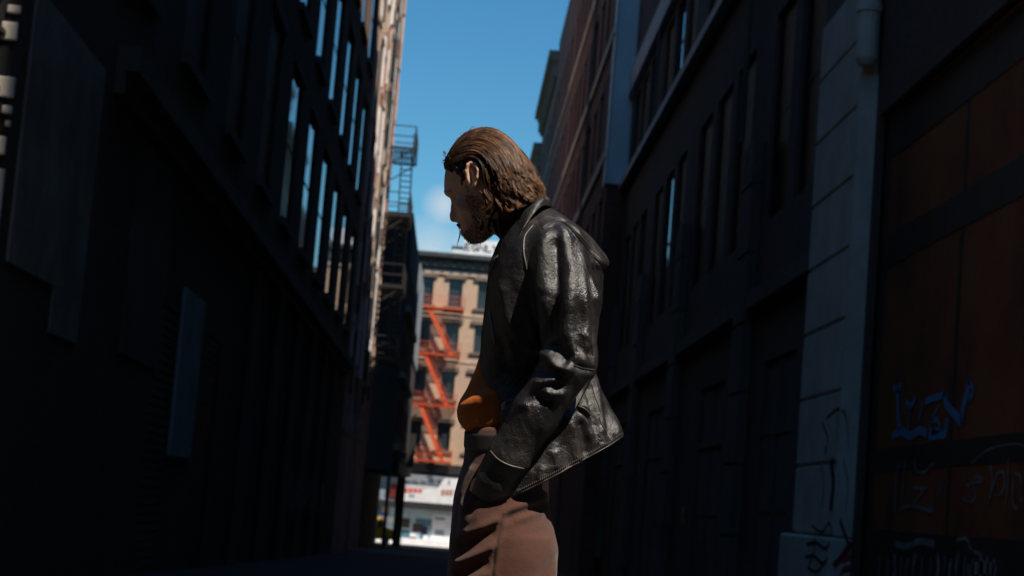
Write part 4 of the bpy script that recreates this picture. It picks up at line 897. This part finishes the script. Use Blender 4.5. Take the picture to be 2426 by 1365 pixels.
# wavy ends over the nape
for k in range(64):
    x0, y0 = rh.uniform(1176, 1258), rh.uniform(388, 440); y0 += max(0, (1210-x0))*.25; L_ = rh.uniform(55, 96); n = 16; u = np.linspace(0, 1, n)
    am, fq2, ph = rh.uniform(3.5, 7.5), rh.uniform(7, 11), rh.uniform(0, 6.28); fl = rh.normal()*9+3; lean = rh.uniform(.05, .42)
    bx = x0+u*L_*lean+fl*u**3+am*np.sin(u*fq2+ph)*(.3+u); bx = np.minimum(bx, 1280+4*np.sin(u*9+ph)); by = np.minimum(y0+u*L_*.92, np.interp(bx, [1190, 1225, 1255, 1300], [512, 500, 484, 470])-7*rh.random()); q0 = hz(x0, y0)
    if q0 is None: continue
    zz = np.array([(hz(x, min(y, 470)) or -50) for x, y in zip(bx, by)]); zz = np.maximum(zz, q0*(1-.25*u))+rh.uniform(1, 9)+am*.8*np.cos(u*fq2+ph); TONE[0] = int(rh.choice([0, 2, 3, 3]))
    for j in range(30):
        p = np.stack((bx, by, zz), 1)+rh.normal(size=3)*(3.4, 2.0, 3.0)*(1-.45*u[:, None])+np.cumsum(rh.normal(size=(n, 3))*.25, 0); add_tube(p, rh.uniform(.36, .72)*np.clip((1-u)*3, .15, 1)*np.clip(u*4+.3, 0, 1))
TONE[0] = 0
# loose curls behind the ear and at the jaw, flyaways at the hairline, a strand hanging past the mouth
loose = [([(1150, 452), (1160, 470), (1166, 484), (1156, 498), (1140, 503)], 98), ([(1146, 455), (1152, 474), (1149, 490), (1136, 498)], 96), ([(1160, 460), (1172, 480), (1172, 500), (1160, 512), (1146, 514)], 92), ([(1170, 470), (1182, 500), (1186, 530), (1192, 560), (1198, 578)], 70), ([(1180, 470), (1192, 505), (1196, 540), (1197, 572)], 72), ([(1200, 480), (1204, 505), (1202, 530), (1196, 556)], 66),
         ([(1228, 460), (1222, 468), (1232, 478), (1246, 476)], 78), ([(1236, 470), (1226, 478), (1238, 488), (1252, 482)], 72), ([(1154, 500), (1160, 520), (1156, 540), (1164, 552)], 60), ([(1170, 520), (1176, 545), (1186, 566)], 58)]
for pts, z in loose:
    base = smooth_line(pts, 5); n = len(base); u = np.linspace(0, 1, n)
    for k in range(22):
        zz = np.array([max(z+ZCf(1165), (hz(x, y) or -99)*.98) for x, y in base]); p = np.stack((base[:, 0], base[:, 1], zz), 1)+rh.normal(size=3)*(3.2, 2.2, 3)*(1-.6*u[:, None])+np.cumsum(rh.normal(size=(n, 3))*.35, 0)
        add_tube(p, rh.uniform(.5, .95)*np.clip((1-u)*3, .15, 1)*np.clip(u*5+.5, 0, 1))
for k in range(60):
    x0, y0 = 1046+rh.uniform(0, 26), 386-rh.uniform(0, 34); z0 = ZCf(x0)+rh.uniform(-25, 35); u = np.linspace(0, 1, 8)
    p = np.stack((x0-u*rh.uniform(2, 12)+4*u*u, y0+u*rh.uniform(-10, 8)-6*u*(1-u), z0+u*rh.uniform(-4, 4)), 1); add_tube(p, .75*np.clip((1-u)*2.5, .2, 1))
for k in range(16):
    x0 = 1072+rh.uniform(0, 40); y0 = 326-(x0-1072)*.55; u = np.linspace(0, 1, 9); a_ = rh.uniform(5, 14)
    p = np.stack((x0+u*rh.uniform(8, 26), y0-a_*np.sin(u*math.pi)-u*rh.uniform(2, 9), ZCf(x0)+rh.uniform(-20, 25)+0*u), 1); add_tube(p, .45*np.clip((1-u)*4, .3, 1))
for k in range(60):
    th_ = rh.uniform(0, 1); i = int(th_*(NPt-9))+6; q = G[0][i]; u = np.linspace(0, 1, 7)
    p = np.stack((q[0]+u*rh.uniform(6, 16), q[1]+u*rh.uniform(2, 16)-5*u*(1-u), rh.uniform(-30, 40)+0*u), 1); add_tube(p, .45*np.clip((1-u)*4, .3, 1))
for k in range(5):
    p = smooth_line([(1082+rh.uniform(-1, 1), 531, ZCf(1082)+14), (1086, 544, ZCf(1082)+18), (1086+rh.uniform(-1, 1), 558, ZCf(1082)+20), (1080+rh.uniform(-2, 2), 580, ZCf(1082)+20)], 5); u = np.linspace(0, 1, len(p)); add_tube(p, .9*np.clip((1-u)*3, .3, 1))
for k in range(40):                                      # eyebrow, near side
    x0 = 1056+rh.uniform(0, 28); p = np.array([(x0, 449+(x0-1056)*.05+rh.uniform(-3, 3), ZCf(x0)+16+(x0-1056)*1.15+7), (x0+6, 446+rh.uniform(-2, 2), ZCf(x0)+22+(x0-1056)*1.15+7)]); add_tube(p, np.array((.9, .4)))
M['hair_base'] = mat('hair_base', (.035, .016, .007), (.015, .007, .004), rough=.6, scale=80, bump=.5, bscale=300)
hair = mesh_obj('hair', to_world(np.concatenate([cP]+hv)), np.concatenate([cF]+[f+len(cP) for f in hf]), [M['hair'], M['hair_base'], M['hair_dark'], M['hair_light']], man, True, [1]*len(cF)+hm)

# ---- shirt
fs = Field((1060, 585, -170), (1360, 1060, 170), 4.0)
sh = fs.loft([(612, 1192, 1330, 86, 0), (645, 1175, 1345, 98, 0), (700, 1157, 1350, 100, 0), (760, 1148, 1345, 96, 0), (820, 1140, 1345, 92, 0), (870, 1128, 1340, 94, 0), (920, 1106, 1340, 116, 0), (950, 1089, 1340, 124, 0), (975, 1082, 1340, 124, 0), (998, 1085, 1335, 118, 0), (1014, 1096, 1325, 106, 0), (1030, 1112, 1310, 112, 0), (1040, 1120, 1300, 105, 0)], 2.1)
sP, sF = fs.mesh(sh); sP = relax(sP, sF, 1)
sP = folds(sP, sF, [(3, 7, [(1150, 800), (1138, 850), (1126, 890)]), (-3, 6, [(1165, 820), (1150, 870), (1138, 905)]), (9, 9, [(1086, 968), (1110, 956), (1140, 942), (1172, 930), (1200, 920)]), (-4, 8, [(1100, 990), (1135, 975), (1175, 972)]), (-3, 6, [(1100, 935), (1130, 918), (1165, 906)]), (3, 6, [(1105, 1008), (1135, 1000), (1165, 1004)])])
pobj('shirt', sP, sF, M['shirt'])
# ---- trousers
ft = Field((1000, 990, -200), (1345, 2330, 230), 6.0)
tr = ft.loft([(1005, 1110, 1308, 128, 0), (1050, 1102, 1306, 140, 0), (1095, 1097, 1302, 150, 0), (1130, 1087, 1298, 152, 0), (1180, 1075, 1299, 161, 0), (1230, 1070, 1309, 169, 0), (1270, 1067, 1317, 170, 0), (1300, 1066, 1321, 168, 0), (1340, 1065, 1316, 160, 0), (1380, 1064, 1310, 150, 0)], 2.25)
for s_ in (1, -1):
    lg = ft.loft([(1260, 1072, 1306, 80, s_*82), (1365, 1064, 1313, 84, s_*84), (1480, 1060, 1290, 82, s_*86), (1600, 1062, 1262, 78, s_*88), (1760, 1060, 1226, 70, s_*88), (1900, 1040, 1200, 66, s_*88), (2100, 1022, 1168, 62, s_*88), (2290, 1016, 1152, 64, s_*88), (2318, 1016, 1150, 64, s_*88)], 2.2)
    tr = smin(tr, lg, 22)
    tr = smin(tr, ft.chain([(1172, 1150, s_*138), (1140, 1205, s_*128), (1128, 1245, s_*116)], [30, 40, 30], 12), 26)
tP, tF = ft.mesh(tr)
def subdiv(P, Fc):
    """split every quad in four"""
    E = np.sort(np.concatenate([Fc[:, [i, (i+1) % 4]] for i in range(4)]), 1); U, inv = np.unique(E, axis=0, return_inverse=True); inv = inv.reshape(-1); n = len(Fc); e = [len(P)+inv[i*n:(i+1)*n] for i in range(4)]; c = len(P)+len(U)+np.arange(n)
    P2 = np.concatenate((P, (P[U[:, 0]]+P[U[:, 1]])/2, P[Fc].mean(1)))
    return P2, np.concatenate([np.stack((Fc[:, i], e[i], c, e[i-1]), 1) for i in range(4)])
up = (tP[tF][:, :, 1].mean(1) < 1420); lowF, upF = tF[~up], tF[up]
tP = relax(tP, tF, 2)
tP, tF = subdiv(tP, tF); tP = relax(tP, tF, 2)
TR = [(7, 8, [(1176, 1203), (1215, 1186), (1262, 1172), (1300, 1168)]), (-6, 7, [(1190, 1210), (1235, 1196), (1300, 1190)]), (5, 8, [(1215, 1214), (1265, 1200), (1304, 1200)]), (-3, 9, [(1225, 1222), (1300, 1212)]),
      (8, 7, [(1192, 1205), (1150, 1222), (1098, 1246)]), (-8, 9, [(1180, 1232), (1135, 1254), (1084, 1276)]), (9, 7, [(1182, 1262), (1130, 1290), (1076, 1316)]), (-9, 9, [(1160, 1300), (1118, 1326), (1080, 1343)]), (8, 8, [(1165, 1325), (1115, 1352), (1072, 1384)]), (-8, 12, [(1160, 1370), (1100, 1400)]),
      (9, 8, [(1134, 1090), (1110, 1140), (1086, 1196)]), (-8, 9, [(1152, 1100), (1132, 1150), (1104, 1215)]), (-2.2, 3, [(1192, 1200), (1178, 1260), (1170, 1310), (1164, 1400)]), (2.0, 5, [(1200, 1200), (1186, 1260), (1178, 1310), (1172, 1400)]),
      (-7, 14, [(1322, 1300), (1290, 1340), (1280, 1420)]), (6, 10, [(1320, 1280), (1312, 1340), (1300, 1420)])]
tP = folds(tP, tF, TR); tP = tP+normals(tP, tF)*(vnoise(tP, 26, 3)*1.0)[:, None]
pobj('trousers', tP, tF, M['trousers'])
fbt = Field((1085, 1015, -170), (1325, 1070, 170), 4.0)
bt = fbt.loft([(1022, 1100, 1310, 139, 0), (1040, 1099, 1310, 142, 0), (1062, 1098, 1309, 146, 0)], 2.25); q, qf = fbt.mesh(bt); pobj('belt', relax(q, qf, 1), qf, M['belt'])
# ---- shoes
for s_ in (1, -1):
    fo = Field((880, 2255, s_*88-75), (1200, 2365, s_*88+75), 4.0); y0 = 2352
    so = fo.ell((1030, y0-22, s_*88), (130, 26, 48), .0); so = smin(so, fo.ell((1095, y0-45, s_*88), (62, 48, 44)), 18); so = np.maximum(so, fo.y-y0); so = np.maximum(so, 2262-fo.y)
    q, qf = fo.mesh(so); pobj('shoe', relax(q, qf, 1), qf, M['shoe'])

# ---- leather jacket
fj = Field((1120, 468, -290), (1530, 1190, 290), 3.6)
rows = [(474, 1246, 1300, 52, -6), (498, 1228, 1318, 82, -3), (525, 1206, 1356, 128, 0), (555, 1190, 1392, 160, 0), (588, 1174, 1420, 182, 0), (622, 1162, 1442, 190, 0), (640, 1158, 1434, 188, 0), (660, 1155, 1431, 186, 0), (700, 1150, 1428, 180, 0), (760, 1144, 1416, 168, 0), (820, 1137, 1409, 146, 0), (870, 1130, 1405, 130, 0), (920, 1126, 1412, 138, 0), (970, 1150, 1420, 164, 0), (1030, 1148, 1408, 166, 0), (1100, 1146, 1400, 168, 0), (1190, 1146, 1400, 168, 0)]
jt = fj.loft(rows, 2.6)
tail = fj.loft([(868, 1330, 1398, 90, 0), (900, 1310, 1412, 105, 0), (940, 1300, 1434, 114, 0), (985, 1290, 1456, 120, 0), (1030, 1280, 1479, 124, 0), (1100, 1270, 1508, 126, 0), (1190, 1260, 1540, 128, 0)], 2.0); jt = smin(jt, tail, 22)
hem = (fj.y-(1031+(1478-fj.x)*.494))*.895
xe = np.interp(fj.ax[1], [468, 640, 700, 760, 820, 870, 900, 935, 1000, 1080, 1200], [0, 0, 1130, 1138, 1134, 1136, 1148, 1184, 1184, 1168, 1160])[None, :, None]
shell = np.maximum(jt, -(jt+9)*np.where(fj.y > 720, 1, 0)+np.where(fj.y > 720, 0, -99)); shell = np.maximum(shell, hem); shell = np.maximum(shell, xe-fj.x)
arm_r = [66, 72, 61, 54, 48, 43, 36]
for s_ in (1, -1):
    pts = [(x, y, s_*z) for x, y, z in ((1318, 592, 150), (1340, 715, 190), (1345, 848, 200), (1266, 968, 184), (1207, 1066, 166), (1176, 1120, 150), (1152, 1165, 130))]
    ar = fj.chain(pts, arm_r, 16)
    cutp = ((fj.x-1152)*-.46+(fj.y-1168)*.89); ar = np.maximum(ar, cutp-2)
    hollow = fj.chain([(1176, 1120, s_*150), (1152, 1165, s_*130), (1142, 1185, s_*122)], [32, 28, 28], 4); ar = np.maximum(ar, -hollow)
    if s_ > 0: arm_d = ar
    kk = np.interp(fj.ax[1], [560, 680, 800], [16, 9, 5])[None, :, None]; shell = smin(shell, ar, kk)
jP, jF = fj.mesh(shell); jP = relax(jP, jF, 2)
JK = [  # the sleeve: a bright ridge from the shoulder, the dark valley before it, the broken elbow
    (10, 11, [(1326, 528), (1336, 590), (1340, 660), (1336, 730), (1322, 800)]), (-17, 15, [(1318, 548), (1316, 610), (1312, 680), (1304, 750), (1296, 815)]), (9, 13, [(1296, 545), (1284, 600), (1278, 660), (1284, 700)]),
    (-7, 8, [(1300, 690), (1296, 740), (1284, 800)]), (-14, 13, [(1306, 800), (1322, 828), (1344, 850)]), (12, 8, [(1262, 828), (1296, 836), (1320, 862), (1356, 862)]), (-12, 9, [(1268, 862), (1300, 872), (1330, 880)]), (9, 6, [(1262, 897), (1290, 893), (1318, 884)]), (-8, 8, [(1290, 904), (1330, 902)]), (9, 7, [(1286, 912), (1308, 920), (1332, 917)]), (-6, 9, [(1262, 930), (1310, 938)]), (4, 7, [(1222, 944), (1256, 950)]),
    (6, 9, [(1372, 600), (1382, 690), (1384, 780), (1378, 840)]), (-6, 8, [(1388, 610), (1396, 700), (1396, 800), (1394, 858)]), (5, 6, [(1366, 780), (1388, 800), (1396, 816)]), (-5, 6, [(1352, 800), (1376, 826), (1394, 832)]), (4, 6, [(1345, 780), (1352, 820), (1356, 850)]), (-6, 6, [(1352, 856), (1376, 864), (1398, 868)]),
    (5, 10, [(1355, 620), (1360, 680), (1354, 740)]), (-4, 8, [(1360, 700), (1366, 760), (1360, 800)]),
    # the yoke and the back strip
    (5, 6, [(1300, 500), (1340, 524), (1380, 552), (1410, 584), (1436, 616)]), (-9, 3.6, [(1284, 548), (1312, 530), (1336, 532), (1364, 562), (1394, 598), (1426, 632)]), (5, 5, [(1398, 604), (1404, 660), (1410, 730)]), (-4, 4, [(1408, 620), (1414, 690)]), (5, 5, [(1420, 640), (1420, 690), (1414, 750)]), (4, 5, [(1372, 575), (1390, 598), (1402, 612)]),
    # the flared tail
    (10, 9, [(1402, 880), (1414, 930), (1420, 985), (1424, 1040)]), (-12, 8, [(1390, 900), (1398, 960), (1404, 1020)]), (10, 8, [(1376, 930), (1388, 980), (1396, 1040)]), (-9, 8, [(1366, 985), (1376, 1030), (1380, 1075)]), (9, 9, [(1350, 985), (1362, 1040), (1366, 1085)]), (-9, 9, [(1424, 920), (1434, 980), (1436, 1035)]), (9, 8, [(1432, 925), (1452, 985), (1468, 1030)]), (-6, 8, [(1330, 1030), (1340, 1075), (1345, 1100)]), (7, 9, [(1310, 1050), (1318, 1100)]), (5, 5, [(1362, 955), (1382, 962), (1394, 978)]), (-5, 4, [(1360, 962), (1378, 972), (1390, 990)]), (6, 7, [(1282, 1085), (1276, 1125)]),
    # the front
    (6, 8, [(1192, 780), (1208, 815), (1214, 850)]), (-6, 9, [(1180, 790), (1194, 830), (1200, 870)]), (5, 10, [(1190, 660), (1200, 740), (1230, 810)])]
jP = folds(jP, jF, JK); jP = folds(jP, jF, [(10, 12, [(1380, 560), (1410, 680), (1400, 800)]), (-10, 12, [(1340, 580), (1350, 700), (1340, 800)])], side=-1)
def panel(P, Fc, outline, h, soft=3.0, z_min=0):
    """raise a sewn panel a little above its neighbours"""
    Q = np.array(outline, float); d = np.full(len(P), 1e9); ins = np.zeros(len(P), bool)
    for i in range(len(Q)):
        a, b_ = Q[i], Q[(i+1) % len(Q)]; e = b_-a; t = np.clip(((P[:, 0]-a[0])*e[0]+(P[:, 1]-a[1])*e[1])/max(e.dot(e), 1e-9), 0, 1)
        d = np.minimum(d, np.hypot(P[:, 0]-a[0]-t*e[0], P[:, 1]-a[1]-t*e[1])); ins ^= ((a[1] > P[:, 1]) != (b_[1] > P[:, 1])) & (P[:, 0] < e[0]*(P[:, 1]-a[1])/(e[1] if abs(e[1]) > 1e-9 else 1e-9)+a[0])
    return P+normals(P, Fc)*(h*np.clip(.5+np.where(ins, d, -d)/soft/2, 0, 1)*(P[:, 2] > z_min))[:, None]
jP = panel(jP, jF, [(1284, 547), (1311, 529), (1334, 531), (1363, 560), (1393, 597), (1428, 632), (1470, 630), (1440, 560), (1360, 490), (1300, 470), (1270, 500)], 2.6)
Nj = normals(jP, jF); jP = jP+Nj*(vnoise(jP*np.array((1.6, .7, 1.3)), 13, 5)*1.3+vnoise(jP, 32, 8)*1.6)[:, None]
jacket = pobj('jacket', jP, jF, M['leather']); JT = bvh(jP, jF)
def cord(name, pts, rad, m, parent, off=0, n=6, dens=5, sides=6):
    p = drop(JT, smooth_line(pts, dens), off)
    if len(p) < 3: return None
    p = smooth_line(p, 2); q = MB(); q.tube(p, rad, sides); return mesh_obj(name, to_world(np.array(q.v)), q.f, m, parent, True)
# collar: a stand folded over, laid as a thick strip round the neck
def sheet(name, rows, thick, m, parent):
    """rows of points (same count) -> a closed, thick sheet"""
    A = np.array([smooth_line(r, 8) for r in rows]); A = np.array([smooth_line(A[:, j], 5) for j in range(A.shape[1])]); nu, nv, _ = A.shape
    du = np.gradient(A, axis=0); dv = np.gradient(A, axis=1); n = np.cross(du, dv); n /= np.linalg.norm(n, axis=2)[:, :, None]+1e-9
    V = np.concatenate(((A+n*thick/2).reshape(-1, 3), (A-n*thick/2).reshape(-1, 3))); o = nu*nv; Q = []
    for i in range(nu-1):
        for j in range(nv-1): a, b_, c, d = i*nv+j, i*nv+j+1, (i+1)*nv+j+1, (i+1)*nv+j; Q += [(a, b_, c, d), (o+d, o+c, o+b_, o+a)]
    for i in range(nu-1):
        for j in (0, nv-1): a, d = i*nv+j, (i+1)*nv+j; Q.append((a, d, o+d, o+a) if j == 0 else (d, a, o+a, o+d))
    for j in range(nv-1):
        for i in (0, nu-1): a, b_ = i*nv+j, i*nv+j+1; Q.append((b_, a, o+a, o+b_) if i == 0 else (a, b_, o+b_, o+a))
    return mesh_obj(name, to_world(V), Q, m, parent, True), A
near = [[(1300, 478, -30), (1292, 470, 40), (1272, 467, 82), (1249, 490, 106), (1217, 548, 110), (1190, 590, 98)],
        [(1308, 490, -30), (1299, 477, 58), (1282, 475, 102), (1253, 508, 127), (1221, 564, 130), (1187, 606, 114)],
        [(1312, 504, -30), (1303, 489, 64), (1278, 494, 114), (1246, 535, 144), (1221, 583, 146), (1205, 617, 136)]]
far = [[(x, y, -z-60 if i == 0 else -z) for i, (x, y, z) in enumerate(r)] for r in near]
near = [[(r[0][0], r[0][1], -10)]+r[1:] for r in near]; far = [[(r[0][0], r[0][1], -10)]+r[1:] for r in far]
col_, CA = sheet('collar', [f[::-1]+n_[1:] for f, n_ in zip(far, near)], 5, M['leather'], jacket)
edge = CA[:, -1]; edge = edge[len(edge)//2:]; q = MB(); q.tube(edge+np.array((0, 0, 1.5)), [1.8]*len(edge), 6); mesh_obj('edge', to_world(np.array(q.v)), q.f, M['leather_edge'], col_, True)
lap, LA = sheet('lapel', [[(1196, 596, 92), (1172, 640, 72), (1156, 700, 40), (1152, 760, 20)], [(1204, 618, 128), (1182, 655, 120), (1168, 700, 100), (1160, 760, 60)], [(1212, 628, 140), (1204, 668, 146), (1190, 712, 132), (1166, 764, 80)]], 5, M['leather'], jacket)
lapf, _ = sheet('lapel', [[(x, y, -z) for x, y, z in r] for r in ([(1196, 596, 92), (1166, 640, 72), (1152, 700, 40), (1148, 760, 20)], [(1204, 618, 128), (1180, 655, 120), (1166, 700, 100), (1156, 760, 60)])], 5, M['leather'], jacket)
mesh_obj('collar_tip', *[(lambda q: (to_world(np.array(q.v)), q.f))(MB().tube([(1192, 604, 100), (1174, 612, 98), (1163, 630, 92), (1172, 642, 90)], [5, 6, 5, 3], 8))][0], M['leather'], jacket, True)
# seams, piping and the stitched hem
cord('piping', [(1262, 536), (1243, 562), (1240, 596), (1244, 622), (1248, 643)], 2.0, M['leather_edge'], jacket, .6)
cord('seam', [(1284, 547), (1311, 529), (1334, 531), (1363, 560), (1393, 597), (1427, 631)], 1.7, M['seam_dark'], jacket, .2)
cord('seam', [(1372, 590), (1386, 660), (1394, 740), (1396, 860)], 1.3, M['seam_dark'], jacket, .2)
cord('seam', [(1352, 857), (1376, 864), (1400, 869)], 1.8, M['seam_dark'], jacket, .2)
cord('piping', [(1341, 532), (1366, 556), (1398, 590), (1434, 622)], 1.0, M['leather_edge'], jacket, 1.2)
cord('piping', [(1396, 888), (1406, 930), (1420, 972), (1418, 990), (1446, 1040)], 1.4, M['leather_edge'], jacket, .8)
cord('piping', [(1364, 954), (1380, 960), (1392, 972), (1396, 986)], 1.2, M['leather_edge'], jacket, 1.0)
cord('cuff_strap', [(1164, 1053), (1182, 1070), (1208, 1083), (1240, 1092)], 2.0, M['leather_edge'], jacket, .4)
q = MB(); H1 = drop(JT, [(1470-k*4.6, 1031+(8+k*4.6)*.494-9) for k in range(54)], 1.2)
for x, y, z in H1: q.tube([(x-.5, y+3.6, z), (x+.8, y-4.0, z+.4)], .6, 5)
mesh_obj('hem_stitching', to_world(np.array(q.v)), q.f, M['leather_edge'], jacket, True)
cord('hem_edge', [(1474, 1030), (1440, 1047), (1390, 1072), (1330, 1101), (1280, 1126), (1232, 1150)], .9, M['leather_edge'], jacket, .2)
# zip with its puller on the open front
zp = [(1160, 738), (1166, 770), (1172, 812), (1174, 850)]; Z = drop(JT, zp, 3)
if len(Z) > 2:
    q = MB(); q.tube(Z[:3], 1.7, 6); zo = mesh_obj('zip', to_world(np.array(q.v)), q.f, M['frame_pale'], jacket, True)
    a_ = Z[0]; q = MB(); q.tube([a_+(0, 0, 2), a_+(8, -2, 5), a_+(22, -12, 6)], [2.4, 2.6, 1.4], 8); q.tube([a_+(4+5*math.cos(t), 4+5*math.sin(t), 5) for t in np.linspace(0, 6.28, 13)], 1.3, 6)
    mesh_obj('puller', to_world(np.array(q.v)), q.f, M['brass'], zo, True)
# ================================================================== LIGHT, SKY, CAMERA
SUN_AZ, SUN_EL = 41.0, 57.0          # azimuth from behind the camera (-y) towards +x
sd = np.array((math.sin(R(SUN_AZ))*math.cos(R(SUN_EL)), -math.cos(R(SUN_AZ))*math.cos(R(SUN_EL)), math.sin(R(SUN_EL))))
sun = bpy.data.objects.new('sun', bpy.data.lights.new('sun', 'SUN')); COL.objects.link(sun)
sun.data.energy = 5.0; sun.data.angle = R(.5); sun.data.color = (1.0, .91, .80)
sun.rotation_euler = Vector(-sd).to_track_quat('-Z', 'Y').to_euler(); sun.location = (20, -20, 60)
w = bpy.data.worlds.new('World'); scene.world = w; w.use_nodes = True; nt = w.node_tree
bg = nt.nodes['Background']; sky = nt.nodes.new('ShaderNodeTexSky'); sky.sky_type = 'NISHITA'; sky.sun_disc = False
sky.sun_elevation = R(SUN_EL); sky.sun_rotation = math.atan2(sd[0], sd[1])
sky.air_density = 1.0; sky.dust_density = .1; sky.ozone_density = 1.6; sky.altitude = 0
hs = nt.nodes.new('ShaderNodeHueSaturation'); hs.inputs['Saturation'].default_value = 1.3; nt.links.new(sky.outputs['Color'], hs.inputs['Color'])
tint = nt.nodes.new('ShaderNodeMix'); tint.data_type = 'RGBA'; tint.blend_type = 'MULTIPLY'; tint.inputs[0].default_value = 1; nt.links.new(hs.outputs['Color'], tint.inputs[6]); tint.inputs[7].default_value = (.66, 1.02, 1.03, 1)
tc = nt.nodes.new('ShaderNodeTexCoord')
mp = nt.nodes.new('ShaderNodeMapping'); mp.inputs['Scale'].default_value = (9, 9, 16); nt.links.new(tc.outputs['Generated'], mp.inputs['Vector'])
nz = nt.nodes.new('ShaderNodeTexNoise'); nz.inputs['Scale'].default_value = 1.0; nz.inputs['Detail'].default_value = 9; nz.inputs['Roughness'].default_value = .58
nt.links.new(mp.outputs['Vector'], nz.inputs['Vector'])
# a few small clouds, low over the end of the alley
def blob(px, py, r0, r1):
    d = Vector(ray(px, py)).normalized()
    dot = nt.nodes.new('ShaderNodeVectorMath'); dot.operation = 'DISTANCE'; nt.links.new(tc.outputs['Generated'], dot.inputs[0]); dot.inputs[1].default_value = d
    mr = nt.nodes.new('ShaderNodeMapRange'); mr.inputs[1].default_value = r1; mr.inputs[2].default_value = r0; nt.links.new(dot.outputs['Value'], mr.inputs[0]); return mr
a1 = blob(1052, 488, .001, .017); a2 = blob(1010, 600, .0, .030); a3 = blob(1080, 640, .0, .034)
mx1 = nt.nodes.new('ShaderNodeMath'); mx1.operation = 'MAXIMUM'; nt.links.new(a1.outputs[0], mx1.inputs[0]); nt.links.new(a2.outputs[0], mx1.inputs[1])
mx2 = nt.nodes.new('ShaderNodeMath'); mx2.operation = 'MAXIMUM'; nt.links.new(mx1.outputs[0], mx2.inputs[0]); nt.links.new(a3.outputs[0], mx2.inputs[1])
ad = nt.nodes.new('ShaderNodeMath'); ad.operation = 'MULTIPLY'; nt.links.new(mx2.outputs[0], ad.inputs[0]); nt.links.new(nz.outputs['Fac'], ad.inputs[1])
cr = nt.nodes.new('ShaderNodeMapRange'); cr.inputs[1].default_value = .12; cr.inputs[2].default_value = .50; cr.inputs[4].default_value = .72; nt.links.new(ad.outputs[0], cr.inputs[0])
mix = nt.nodes.new('ShaderNodeMix'); mix.data_type = 'RGBA'; nt.links.new(cr.outputs[0], mix.inputs[0]); nt.links.new(tint.outputs[2], mix.inputs[6]); mix.inputs[7].default_value = (6.5, 6.8, 7.4, 1)
nt.links.new(mix.outputs[2], bg.inputs['Color']); bg.inputs['Strength'].default_value = .075
cam = bpy.data.objects.new('camera', bpy.data.cameras.new('camera')); COL.objects.link(cam)
mw = Matrix.Identity(4)
for i in range(3):
    for j in range(3): mw[i][j] = ROT[i][j]
mw.translation = CAM; cam.matrix_world = mw
cam.data.sensor_width = 36; cam.data.lens = F/W0*36; cam.data.clip_end = 6000; cam.data.clip_start = .05
cam.data.dof.use_dof = True; cam.data.dof.focus_distance = 3.62; cam.data.dof.aperture_fstop = 8.5
scene.camera = cam
vs = scene.view_settings; vs.view_transform = 'Standard'; vs.look = 'None'; vs.exposure = 0.5; vs.gamma = 1.0
scene.render.engine = 'CYCLES'; scene.cycles.max_bounces = 6; scene.cycles.diffuse_bounces = 4; scene.cycles.glossy_bounces = 4
scene.cycles.sample_clamp_indirect = 6.0
